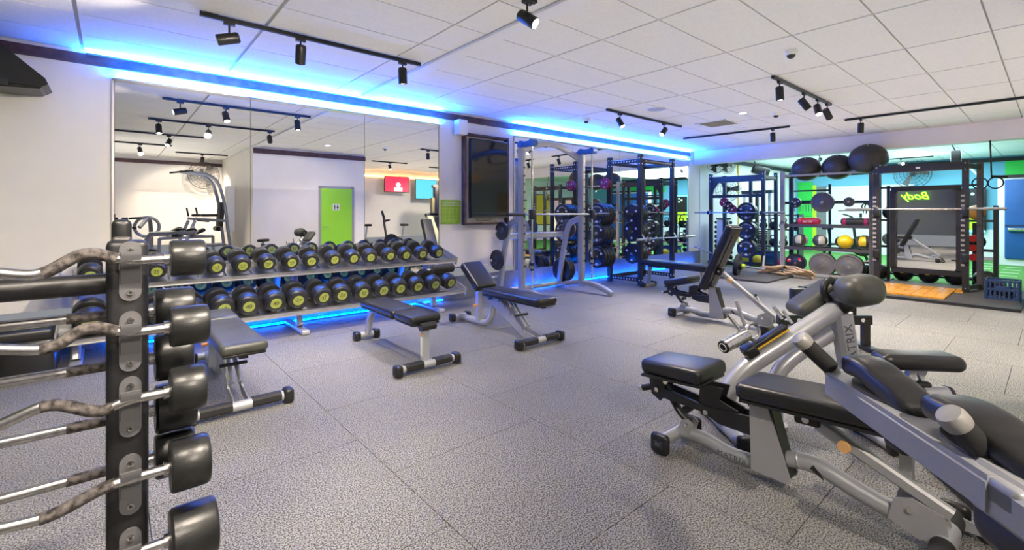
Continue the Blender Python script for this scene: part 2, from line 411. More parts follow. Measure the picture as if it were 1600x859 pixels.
# ------------------------------------------------------------------ ceiling fittings
FW = V(0.65101, 0.75907, 0); RT = V(0.75907, -0.65101, 0); UP = V(0, 0, 1)
def track(label, a, b, z=3.018):
    a = V(a[0], a[1], 0); b = V(b[0], b[1], 0); d = (b - a); L = d.length; ang = math.atan2(d.y, d.x)
    t = thing('lighting_track', label, 'light track', (a.x, a.y, z), ang)
    mk('rail', MB().box((L / 2, 0, 0), (L, .036, .032)), M['black_m'], t)
    mk('slot', MB().box((L / 2, 0, -.0165), (L - .04, .014, .002)), M['print_b'], t)
    mk('end_cap', MB().box((-.004, 0, 0), (.008, .04, .036)), M['plast'], t)
    mk('end_cap', MB().box((L + .004, 0, 0), (.008, .04, .036)), M['plast'], t)
    mk('power_feed', MB().box((.07, 0, .018), (.10, .03, .012)), M['plast'], t)
def spotlight(label, x, y, aim, z=3.002, lit=True, energy=55, grp=None, cone=88, ln=.17, col=WARM):
    t = thing('track_spotlight', label, 'spotlight', (x, y, z), 0, grp)
    mk('adapter', MB().box((0, 0, -.014), (.085, .032, .028)), M['plast'], t)
    mk('stem', MB().cyl((0, 0, -.025), (0, 0, -.115), .008, n=8), M['black_m'], t)
    a = Vector(aim).normalized(); c = V(0, 0, -.14)
    p0 = c - a * ln * .45; p1 = c + a * ln * .55
    mk('lamp_can', MB().lathe(p0, a, [(.038, 0), (.046, .012), (.046, ln - .004), (.041, ln), (.041, ln - .02)], 20), M['black_m'], t)
    mk('lens', MB().cyl(p1 - a * .016, p1 - a * .010, .040, n=20), M['lens'] if lit else M['black_m'], t)
    if lit:
        l = bpy.data.lights.new('lamp', 'SPOT'); l.energy = energy; l.spot_size = math.radians(cone); l.spot_blend = .75
        l.shadow_soft_size = .045; l.color = col
        o = bpy.data.objects.new('lamp', l); C.objects.link(o); o.parent = t; o.location = p1 + a * .012
        o.rotation_euler = a.to_track_quat('-Z', 'Y').to_euler()
    return t
def aim(r, f, d): return RT * r + FW * f - UP * d
E1 = 330
track('black light track nearest the wide wall mirror', (.55, 4.53), (2.55, 4.53))
spotlight('black track spotlight nearest the wide mirror, aimed left, glowing lens', .75, 4.53, aim(-.8, -.5, .3), energy=E1 * .6)
spotlight('black track spotlight in the middle of the track nearest the wide mirror', 1.32, 4.53, aim(-.28, .5, 1), energy=E1 * .6)
spotlight('black track spotlight hanging straight down at the far end by the ceiling strip', 2.35, 4.53, aim(0, .12, 1), energy=E1 * .8)
track('black light track directly over the camera side benches', (.48, 2.60), (2.46, 2.60))
spotlight('black track spotlight at top edge of the photo aimed right', 2.38, 2.60, aim(.6, -.35, .5), energy=E1 * .9)
spotlight('black track spotlight over the barbell rack aimed down', .62, 2.60, aim(-.15, .25, 1), energy=E1 * .9)
spotlight('added black fill spotlight over the camera side aimed at the left wall', 1.35, 2.60, aim(-.75, .55, .6), energy=E1 * 1.2)  # extra spotlight added to brighten the left wall and foreground
track('short black light track over the smith machine', (5.92, 4.6), (8.13, 4.6))
spotlight('black spotlight over the smith machine aimed down right', 6.25, 4.6, aim(.35, -.4, .8), energy=E1)
spotlight('black spotlight over the blue rack aimed down left', 7.55, 4.6, aim(-.5, -.35, .6), energy=E1)
track('black light track with a cluster of four spotlights', (6.0, 2.2), (8.16, 2.2))
spotlight('cluster spotlight nearest the viewer, hanging straight down', 6.2, 2.2, aim(.05, 0, 1), energy=E1)
spotlight('cluster spotlight second from the viewer, tilted right', 7.05, 2.2, aim(.5, -.2, .8), energy=E1)
spotlight('cluster spotlight third from the viewer, facing the viewer', 7.60, 2.2, aim(-.1, -.5, .9), energy=E1 * .8)
spotlight('cluster spotlight farthest from the viewer, tilted right', 8.02, 2.2, aim(.55, .2, .75), energy=E1)
track('black light track before the ceiling bulkhead, left half', (9.5, 5.3), (9.68, 3.27))
spotlight('black spotlight before the bulkhead near the first squat rack', 9.66, 3.55, aim(.2, .3, 1), energy=E1)
track('long black light track before the bulkhead reaching the right edge', (9.75, 2.4), (9.75, .1))
spotlight('lit black spotlight on the long track by the bulkhead', 9.75, 2.18, aim(.15, .25, 1), energy=E1)
spotlight('black spotlight at the out of view end of the long track', 9.75, -.8, aim(-.3, -.3, 1), energy=E1)
track('added black light track over the barbell rack, seen only in the mirror', (-.9, .75), (1.5, .75))  # track and its two spotlights added to lift the dark left foreground
spotlight('added black fill spotlight lighting the barbell rack from the camera side', .9, .75, V(-.45, .75, -1), energy=E1 * 1.1)
spotlight('added black fill spotlight lighting the floor beside the barbell rack', -.4, .75, V(.3, .8, -1), energy=E1 * .6)
# turf zone tracks
track('black light track in the turf zone behind the exercise balls', (15.0, 4.5), (15.05, 2.28))
spotlight('small spotlight on the turf zone track above the exercise balls', 15.0, 4.3, aim(-.3, .3, .6), lit=False)
track('black light track deep in the turf zone', (17.9, 4.8), (17.9, 2.3))
t = spotlight('dazzling spotlight shining at the viewer above the right squat rack', 17.9, 3.02, aim(-.1, -1, .16), energy=120, cone=110)
for ch in t.children:
    if ch.name.startswith('lens'): ch.data.materials[0] = M['lens_h']
# spots of the unseen part of the room
for i, (x, y) in enumerate([(.5, -1.2), (1.9, -2.6), (6.8, -1.2), (9.2, -1.8)]):
    track(['black light track in the alcove near the knee raise tower', 'black light track at the back of the alcove', 'black light track by the washroom block corner', 'black light track over the cable tower'][i], (x - .6, y), (x + .6, y))
    spotlight(['black spotlight over the alcove floor', 'black spotlight lighting the rear alcove wall', 'black spotlight hanging past the washroom block', 'black spotlight over the exercise bikes'][i], x, y, [(.2, 1, -1.4), (0, -.9, -1), (0, .8, -1.2), (0, -1, -1.4)][i], energy=E1 * [1, 1.6, 1, 1.2][i], cone=110)
def dome(x, y, lab):
    t = thing('security_camera', lab, 'camera', (x, y, 3.04))
    mk('base', MB().lathe((0, 0, 0), (0, 0, -1), [(.062, 0), (.062, .02), (.05, .045)], 20), M['white'], t)
    mk('dome', MB().lathe((0, 0, -.04), (0, 0, -1), [(.042, 0), (.038, .02), (.022, .036), (.002, .042)], 16), M['screen'], t)
p = [(5.23, 1.75, 'white dome camera in front of the four spotlight cluster'), (8.3, 3.0, 'white dome camera beyond the cluster of spotlights'), (6.3, 5.35, 'white dome camera left of the smith machine light track')]
for a in p: dome(*a)
def downlight(x, y, lab, e=60):
    t = thing('downlight', lab, 'downlight', (x, y, 3.04))
    mk('rim', MB().torus((0, 0, -.004), (0, 0, 1), .062, .008, 24, 6), M['white'], t)
    mk('lens', MB().cyl((0, 0, -.002), (0, 0, -.007), .055, n=20), M['lens'], t)
    l = bpy.data.lights.new('lamp', 'SPOT'); l.energy = e; l.spot_size = math.radians(130); l.spot_blend = .8; l.shadow_soft_size = .05; l.color = WARM
    o = bpy.data.objects.new('lamp', l); C.objects.link(o); o.parent = t; o.location = (0, 0, -.02)
downlight(7.87, 3.35, 'round white downlight before the air vent', 120)
downlight(6.0, -2.6, 'round white downlight by the washroom block corner', 120)
downlight(10.6, -2.6, 'round white downlight near the amber strip', 120)
downlight(4.0, 1.2, 'round white downlight over the decline benches', 120)
t = thing('ceiling_speaker', 'round flush grey ceiling speaker over the smith machine track', 'speaker', (6.55, 4.12, 3.04))
mk('grille', MB().cyl((0, 0, 0), (0, 0, -.008), .14, n=32), mat('speaker_grille', (.42, .40, .42), .6, bump=(900, 1)), t)
mk('rim', MB().torus((0, 0, -.004), (0, 0, 1), .145, .007, 32, 6), M['white'], t)
for x, y, l in [(9.0, 2.55, 'pale flush ceiling sensor disc above the long track'), (9.3, 3.9, 'round pale smoke detector beyond the air vent')]:
    t = thing('ceiling_sensor', l, 'sensor', (x, y, 3.04)); mk('cover', MB().lathe((0, 0, 0), (0, 0, -1), [(.075, 0), (.07, .012), (.04, .025)], 20), M['white'], t)
t = thing('air_vent', 'square slatted air vent in the ceiling near the bulkhead', 'vent', (8.45, 4.05, 3.038))
mk('frame', MB().box((0, .27, -.004), (.58, .03, .012)).box((0, -.27, -.004), (.58, .03, .012)).box((.275, 0, -.004), (.03, .55, .012)).box((-.275, 0, -.004), (.03, .55, .012)), M['white'], t)
mk('backing', MB().box((0, 0, -.001), (.53, .53, .002)), M['grey_l'], t)
sl = MB().box((0, 0, 0), (.52, .022, .003), R3('X', .5)).mesh('slat', M['white'])
for i in range(11): mk('slat', sl, None, t, (0, -.23 + i * .046, -.009))
t = thing('air_vent', 'long slotted air grille in the turf zone ceiling at the right', 'vent', (14.8, .75, 3.026))
mk('frame', MB().box((0, 0, -.006), (.42, 1.6, .01)), M['white'], t)
sl = MB().box((0, 0, 0), (.30, .03, .004)).mesh('slat', M['black_p'])
for i in range(24): mk('slat', sl, None, t, (0, -.74 + i * .064, -.013))
# ------------------------------------------------------------------ wall-mounted things on the left wall
t = thing('wall_speaker', 'large black wedge shaped speaker high on the left wall', 'speaker', (-.80, WY - .002, 2.52))
def spk(v): return v
mk('cabinet', MB().prism([(-.75, .02), (.32, .02), (.36, .05), (.34, .10), (-.05, .46), (-.75, .46)], 'y', -.42, -.02), M['plast'], t)
mk('grille', MB().prism([(-.72, -.06), (.30, -.0), (.34, .045), (-.72, .015)], 'y', -.40, -.04), M['rubber'], t)
mk('port', MB().box((-.20, -.43, .02), (.62, .012, .05)), M['print_b'], t)
mk('bracket', MB().box((-.3, -.01, .25), (.2, .02, .2)), M['plast'], t)
t = thing('television', 'tall portrait television with black screen in a timber framed recess', 'television', (4.86, WY, 1.22))
mb = MB().box((0, -.05, 1.475), (.94, .10, .035)).box((0, -.05, -.005), (.94, .10, .035)).box((-.455, -.05, .73), (.035, .10, 1.45)).box((.455, -.05, .73), (.035, .10, 1.45))
mk('timber_frame', mb, M['trim'], t)
mk('backboard', MB().box((0, -.006, .73), (.88, .01, 1.45)), M['wall'], t)
mk('casing', MB().rbox((.03, -.095, .75), (.80, .07, 1.32), .012), M['plast'], t)
mk('screen', MB().box((.03, -.131, .755), (.775, .004, 1.28)), M['screen'], t)
mk('lower_bezel', MB().box((.03, -.131, .10), (.775, .005, .022)), M['grey_p'], t)
mk('cable', MB().tube(fil([(-.2, -.03, .10), (-.15, -.04, .03), (.0, -.04, .05), (.08, -.04, .03), (.15, -.03, .1)], .05), .004, 6), M['plast'], t)
mk('wall_plate', MB().box((.28, -.016, .06), (.07, .012, .07)), M['white'], t)
t = thing('wall_speaker', 'small white box speaker at the top left of the television', 'speaker', (4.30, WY, 2.66))
mk('cabinet', MB().rbox((0, -.11, .12), (.17, .16, .24), .015), M['white'], t)
mk('grille', MB().rbox((0, -.193, .12), (.145, .01, .215), .004), M['pale'], t)
mk('bracket', MB().box((0, -.02, .12), (.05, .04, .08)), M['grey_l'], t)
t = thing('notice', 'lime green printed notice on the wall left of the television', 'notice', (3.975, WY - .002, 1.215))
mk('board', MB().box((.20, -.006, .195), (.38, .008, .39)), M['notice'], t)
for i, (b, z, s) in enumerate([('ALWAYS HELP US', .345, .038), ('KEEP YOUR GYM TIDY', .300, .032)]):
    text('lettering', b, s, M['print_w'], t, (.20, -.012, z), (PI / 2, 0, 0))
mb = MB()
for z in (.25, .19, .125, .06): mb.box((.20, -.0115, z), (.33, .002, .005))
for x in (.10, .17, .25, .31): mb.box((x, -.0115, .155), (.004, .002, .19))
mk('ruled_panel', mb, M['notice_l'], t)
# ------------------------------------------------------------------ barbell rack with fixed barbells
t = thing('barbell_rack', 'tall black upright rack holding rubber headed barbells at left edge', 'barbell rack', (0, 1.86, 0))
def upright(x):
    m = MB().rbox((x, 0, .66), (.10, .12, 1.31), .018, n=2)
    return mk('upright', m, M['black_p'], t)
ZB = [1.255, 1.046, .851, .620, .400]; ZF = [1.07, .908, .735, .575]
for x in (.036, -.98):
    upright(x)
    mk('foot', MB().rbox((x, 0, .035), (.09, .72, .07), .02, n=2), M['black_p'], t)
    mk('top_hook', MB().rbox((x - .012, .085, 1.335), (.05, .05, .085), .016), M['plast'], t)
    mk('top_hook', MB().rbox((x - .012, .055, 1.30), (.048, .05, .05), .01), M['grey_p'], t)
for z in (1.18, .10): mk('crossbar', MB().tube([(.0, .06, z), (-.95, .06, z)], .032, 16), M['black_p'], t)
bp_ = MB().rbox((0, 0, -.045), (.052, .010, .165), .0249, n=5)
plate_me = MB().prism([(.026 * math.cos(a) * 1.0, .026 * math.sin(a) + .014) for a in [PI * i / 10 for i in range(11)]] + [(.026 * math.cos(a), .026 * math.sin(a) - .112) for a in [PI + PI * i / 10 for i in range(11)]], 'y', -.008, 0).mesh('hook_plate', M['bracket'])
hook_me = MB().tube(fil([(0, -.006, -.085), (0, -.018, -.04), (0, -.052, -.026), (0, -.060, .004), (0, -.060, .012)], .014, 4), 0, w=.048, h=.008, up=(0, -1, .3)).mesh('hook', M['bracket'])
bolt_me = MB().cyl((0, 0, 0), (0, -.006, 0), .0085, n=12).mesh('bolt', M['steel'])
sock_me = MB().cyl((0, -.005, 0), (0, -.0068, 0), .0045, n=6).mesh('bolt_socket', M['print_b'])
for x in (.036, -.98):
    for z in ZB:
        o = mk('hook_plate', plate_me, None, t, (x + .006, -.06, z + .02))
        mk('hook', hook_me, None, o)
        for dz in (.014, -.112):
            b = mk('bolt', bolt_me, None, o, (0, -.008, dz)); mk('socket', sock_me, None, o, (0, -.008, dz))
    for z in ZF:
        o = mk('hook_plate', plate_me, None, t, (x + .006, .06, z + .02), (0, 0, PI)); mk('hook', hook_me, None, o)
def head(mb, x, s, R, L):
    return mb.lathe((x, 0, 0), (s, 0, 0), [(R * .55, 0), (R * .93, .001), (R, .008), (R * 1.0, L - .012), (R * .95, L - .003), (R * .86, L), (.5 * R, L)], 36)
def barbell(lab, y, z, R, L, xr, prof=None, zig=1, grp=None):
    t = thing('fixed_barbell', lab, 'barbell', (0, y, z), 0, grp); xl = -.945 - xr
    if prof:
        left = [(-.945 - x, a, b) for (x, a, b) in prof][::-1]
        full = prof + left
        P = fil([(xr, 0, 0)] + full + [(xl, 0, 0)], .035, 5)
        mk('bar', MB().tube(P, .0148, 14), M['steel'], t)
        sub = [Vector(q) for q in P]; g = [q for q in sub if -.150 < q.x < .012]
        mk('grip', MB().tube(g, .0162, 14), M['knurl'], t, )['label'] = 'dark knurled grip'
        g = [q for q in sub if -.957 < q.x < -.795]
        mk('grip', MB().tube(g, .0162, 14), M['knurl'], t)
    else:
        mk('bar', MB().cyl((xr, 0, 0), (xl, 0, 0), .0148, n=16), M['steel'], t)
        mk('grip', MB().cyl((.055, 0, 0), (-.105, 0, 0), .0165, n=16), M['knurl'], t)['label'] = 'dark knurled grip'
        mk('grip', MB().cyl((-.84, 0, 0), (-1.0, 0, 0), .0165, n=16), M['knurl'], t)
    for x, s in ((xr, 1), (xl, -1)):
        mk('head', head(MB(), x, s, R, L), M['rubber'], t)
        mk('collar', MB().cyl((x - s * .014, 0, 0), (x + s * .002, 0, 0), .021, n=16), M['steel'], t)
Z = [[(.03, 0, 0), (-.055, 0, .034), (-.145, 0, -.030), (-.235, 0, -.012), (-.33, 0, .03)],
     [(.03, 0, 0), (-.05, 0, .036), (-.125, 0, -.020), (-.235, 0, .004), (-.33, 0, .03)],
     [(.03, 0, 0), (-.025, 0, -.022), (-.125, 0, .036), (-.235, 0, -.005), (-.33, 0, -.02)],
     [(.03, 0, 0), (-.02, 0, -.004), (-.125, 0, -.040), (-.235, 0, -.03), (-.33, 0, -.02)],
     [(.03, 0, 0), (-.05, 0, .03), (-.145, 0, -.028), (-.235, 0, .004), (-.33, 0, .03)]]
RB = [(.056, .090), (.060, .100), (.068, .092), (.076, .102), (.085, .122)]
nm = ['topmost', 'second', 'third', 'fourth', 'lowest']
for i in range(5):
    barbell('zigzag barbell with black heads, %s on the near side of the rack' % nm[i], 1.86 - .105, ZB[i] + .005, RB[i][0], RB[i][1], .133, Z[i])
RF = [(.068, .11), (.078, .105), (.080, .115), (.072, .112)]
for i in range(4):
    barbell('straight barbell with black heads, %s on the wall side of the rack' % (nm[i] if i < 3 else 'lowest'), 1.86 + .105, ZF[i] + .005, RF[i][0], RF[i][1], .108)
# ------------------------------------------------------------------ dumbbell rack and dumbbells
t = thing('dumbbell_rack', 'long silver two tier rack full of black dumbbells under the mirror', 'dumbbell rack', (1.75, 5.9, 0))
TL = 4.24; tilt = R3('X', math.radians(16))
for zc, yc in ((.755, .07), (.335, -.16)):
    nmz = 'tier'
    tr = mk('tray', MB().box((0, yc + .0, zc - .035), (TL, .40, .006), tilt), M['alu'], t)
    for k, dy in ((0, -.175), (1, .155)):
        c = V(0, yc, zc) + tilt @ V(0, dy, -.012)
        mk('rail', MB().box(c, (TL, .035, .045), tilt), M['alu'], tr)
    for s in (-1, 1): mk('end_plate', MB().box((s * TL / 2, yc, zc - .01), (.012, .44, .11), tilt), M['silver_d'], tr)
for x in (-2.0, -.07, 1.75):
    mk('leg', MB().tube([(x, -.10, .06), (x, .22, .84)], 0, w=.07, h=.10, up=(0, -1, .4)), M['silver'], t)
    mk('foot', MB().rbox((x, .03, .03), (.09, .74, .055), .015, n=2), M['silver'], t)
    mk('strut', MB().tube([(x, .05, .30), (x, -.30, .29)], 0, w=.05, h=.05), M['silver'], t)
sad = MB().box((0, 0, 0), (.030, .34, .03), tilt).mesh('divider', M['alu'])
def dumbbell(R, L, num, grp, nt):
    o = thing('dumbbell', 'x', 'dumbbell', (0, 0, 0), 0, grp)
    for s in (-1, 1):
        y0 = s * (.19 - L)
        mk('head', MB().lathe((0, y0, 0), (0, s, 0), [(R * .45, 0), (R * .90, .001), (R, .008), (R, L * .60), (R * .93, L * .70), (R * .93, L * .78), (R * .80, L * .86), (R * .80, L - .003), (R * .76, L), (.3 * R, L)], 28), M['rubber'], o)
        d = mk('face_disc', MB().cyl((0, s * .19, 0), (0, s * .1925, 0), R * .50, n=20), M['yellowgreen'], o)
        d['label'] = 'yellow green number disc'
        text('number', nt, R * .52, M['print_b'], d, (0, s * .1935, 0), (PI / 2, 0, 0 if s < 0 else PI))
    mk('handle', MB().cyl((0, -.07, 0), (0, .07, 0), .016, n=12), M['steel'], o)
    return o
side = ['rightmost', 'second from the right', 'third from the right', 'fourth from the right', 'fifth from the right', 'sixth from the right', 'seventh from the right', 'eighth from the right', 'ninth from the right', 'tenth from the right', 'eleventh from the right', 'twelfth from the right', 'thirteenth from the right', 'third from the left end', 'second from the left end', 'leftmost']
kg = ['10', '10', '12', '12', '15', '15', '17', '17', '20', '20', '22', '22', '25', '25', '27', '27']
kg2 = ['27', '30', '30', '32', '32', '35', '35', '37', '37', '40', '40', '42', '42', '45', '45', '50']
for row in (0, 1):
    protos = {}
    for k in range(16):
        if row == 0: R, L, x, y, z = .098 - .0004 * k, .118 + .0008 * k, 3.57 - .2485 * k, 5.90 + .08, .866 
        else: R, L, x, y, z = .110 + .0007 * k, .130 + .0008 * k, 3.62 - .2515 * k, 5.735, .459
        lab = 'black rubber dumbbell with yellow green disc, %s on the %s tier' % (side[k], 'upper' if row == 0 else 'lower')
        num = (kg if row == 0 else kg2)[k]
        d = dumbbell(R, L, 0, 'dumbbells on the %s tier' % ('upper' if row == 0 else 'lower'), num)
        d['label'] = lab; d.location = (x, y + random.uniform(-.008, .008), z)
        d.rotation_euler = Euler((math.radians(16), random.uniform(-.35, .35), random.uniform(-.05, .05)), 'XYZ')
        # saddle blocks
        if k < 15:
            p = V(x - .125 - 1.75, (.07 if row == 0 else -.16), (.755 if row == 0 else .335) - .012)
            mk('divider', sad, None, t, p)
# ------------------------------------------------------------------ benches
def cap_end(mb, c, d):
    mb.rbox(c, d, min(d) * .35, n=3)
def pad(name, c, d, parent, rot=None, m='vinyl', r=.032, label=None, taper=None):
    """upholstered pad on a thin board, with a piping seam"""
    o = mk(name, MB().rbox(c, d, r, rot, 5, taper), M[m], parent)
    if label: o['label'] = label
    rr = rot if rot is not None else Matrix.Identity(3)
    cc = Vector(c) + rr @ V(0, 0, -d[2] / 2 - .006)
    mk('board', MB().rbox(cc, (d[0] - .03, d[1] - .03, .018), .006, rot, 1), M['plast'], parent)
    return o
def flat_bench(label, loc, rz=0, cat='bench'):
    t = thing('flat_bench', label, cat, loc, rz)
    # local: y 0 at the front (wide) foot, +y to the narrow foot
    pad('seat_pad', (.02, .22, .44), (.31, .36, .075), t, m='vinyl')
    pad('back_pad', (.02, .80, .44), (.31, .76, .075), t, m='vinyl')
    mk('spine', MB().tube(fil([(.01, .06, .385), (.01, 1.10, .385), (.01, 1.22, .30), (.01, 1.30, .06)], .14, 7), 0, w=.055, h=.075, up=(0, 0.3, 1)), M['silver'], t)
    mk('front_post', MB().tube([(.01, .06, .05), (.01, .05, .40)], 0, w=.075, h=.05, up=(0, 1, 0)), M['silver'], t)
    mk('sticker', MB().box((-.029, .057, .20), (.003, .028, .17)), M['print_w'], t)
    mk('sticker', MB().box((-.029, .057, .305), (.003, .028, .02)), M['orange'], t)
    mk('pivot_roller', MB().cyl((-.06, .02, .385), (.09, .02, .385), .036, n=20), M['plast'], t)
    f = mk('front_foot', MB().tube([(-.27, 0, .055), (.29, 0, .055)], .033, 16), M['silver'], t)
    for a, b in ((-.22, -.05), (.07, .24)): mk('foot_sleeve', MB().tube([(a, 0, .062), (b, 0, .062)], 0, w=.078, h=.062), M['foam'], f)
    for x in (-.285, .305): mk('end_cap', MB().rbox((x, 0, .052), (.07, .10, .10), .025), M['plast'], f)
    f = mk('rear_foot', MB().tube([(-.12, 1.33, .055), (.14, 1.33, .055)], .035, 16), M['silver'], t)
    for x in (-.10, .12): mk('end_cap', MB().rbox((x, 1.33, .052), (.075, .10, .10), .025), M['plast'], f)
    return t
flat_bench('black flat bench with silver legs in front of the dumbbell rack', (2.13, 3.64, 0))
def fid_bench(label, loc, rz=0, seat_up=True, worn=False, roller=True):
    t = thing('adjustable_bench', label, 'bench', loc, rz)
    v = 'vinyl_w' if worn else 'vinyl'
    pad('back_pad', (0, .37, .475), (.29, .98, .075), t, m=v)
    if seat_up:
        pad('seat_pad', (0, 1.10, .625), (.30, .44, .085), t, R3('X', math.radians(38)), m=v)
        mk('seat_bracket', MB().box((0, 1.07, .56), (.06, .30, .05), R3('X', math.radians(38))), M['silver_d'], t)
    else:
        pad('seat_pad', (0, 1.12, .478), (.30, .42, .075), t, m=v)
    mk('base_tube', MB().tube(fil([(0, 1.50, .06), (0, .92, .06), (0, .80, .20), (0, .80, .42)], .16, 8), .038, 16), M['silver'], t)
    mk('post', MB().box((-.03, 1.05, .26), (.055, .055, .38)), M['silver'], t)
    mk('pin_knob', MB().cyl((-.065, 1.05, .27), (-.11, 1.05, .27), .016, n=12), M['orange'], t)
    # toothed ladder plates
    for s in (-1, 1):
        poly = [(.86, .36), (.78, .43), (.70, .43)]
        for k in range(5):
            a = k / 5.0; y = .66 - .50 * a; z = .41 - .32 * a
            poly += [(y, z), (y - .02, z - .045), (y - .05, z - .02), (y - .06, z - .035)]
        poly += [(.03, .09), (.03, .05), (.22, .05)]
        mk('ladder_plate', MB().prism(poly, 'x', s * .045 - .004, s * .045 + .004), M['silver_d'], t)
    mk('strut', MB().tube([(-.025, .52, .43), (-.025, .20, .16)], .014, 10), M['silver'], t)
    mk('strut', MB().tube([(.025, .52, .43), (.025, .20, .16)], .014, 10), M['silver'], t)
    mk('rest_pin', MB().cyl((-.09, .30, .27), (.09, .30, .27), .013, n=10), M['plast'], t)
    mk('hinge', MB().cyl((-.07, .80, .40), (.07, .80, .40), .026, n=14), M['plast'], t)
    mk('pad_beam', MB().box((0, .38, .415), (.05, .82, .035)), M['black_p'], t)
    mk('beam_cap', MB().box((0, -.045, .415), (.054, .03, .04)), M['plast'], t)
    f = mk('front_foot', MB().tube([(-.28, 0, .055), (.28, 0, .055)], .034, 16), M['silver'], t)
    for a, b in ((-.25, -.06), (.06, .25)): mk('foot_sleeve', MB().tube([(a, 0, .062), (b, 0, .062)], 0, w=.078, h=.062), M['foam'], f)
    for x in (-.30, .30): mk('end_cap', MB().rbox((x, 0, .055), (.07, .105, .105), .025), M['plast'], f)
    f = mk('rear_foot', MB().tube([(-.12, 1.50, .055), (.12, 1.50, .055)], .034, 16), M['silver'], t)
    for x in (-.12, .12): mk('end_cap', MB().rbox((x, 1.50, .055), (.07, .10, .10), .025), M['plast'], f)
    if roller:
        mk('roller_arm', MB().tube(fil([(0, .95, .50), (0, 1.26, .66), (0, 1.30, .74)], .05), .02, 10), M['silver_d'], t)
        mk('roller_axle', MB().cyl((-.60, 1.32, .72), (.30, 1.32, .72), .012, n=10), M['chrome'], t)
        mk('foam_roller', MB().lathe((-.54, 1.32, .72), (1, 0, 0), [(.035, 0), (.055, .012), (.055, .30), (.035, .31)], 20), M['foam'], t)
        mk('foam_roller', MB().lathe((.10, 1.32, .56), (1, 0, 0), [(.035, 0), (.06, .012), (.06, .18), (.035, .19)], 20), M['foam'], t)
        mk('roller_arm', MB().tube([(.18, 1.02, .46), (.18, 1.32, .56)], .016, 10), M['silver_d'], t)
    return t
fid_bench('black adjustable bench with raised seat and leg rollers near the smith machine', (3.44, 3.55, 0))
fid_bench('black worn pad bench half hidden behind the barbell rack', (.69, 3.70, 0), 0, False, True, False)

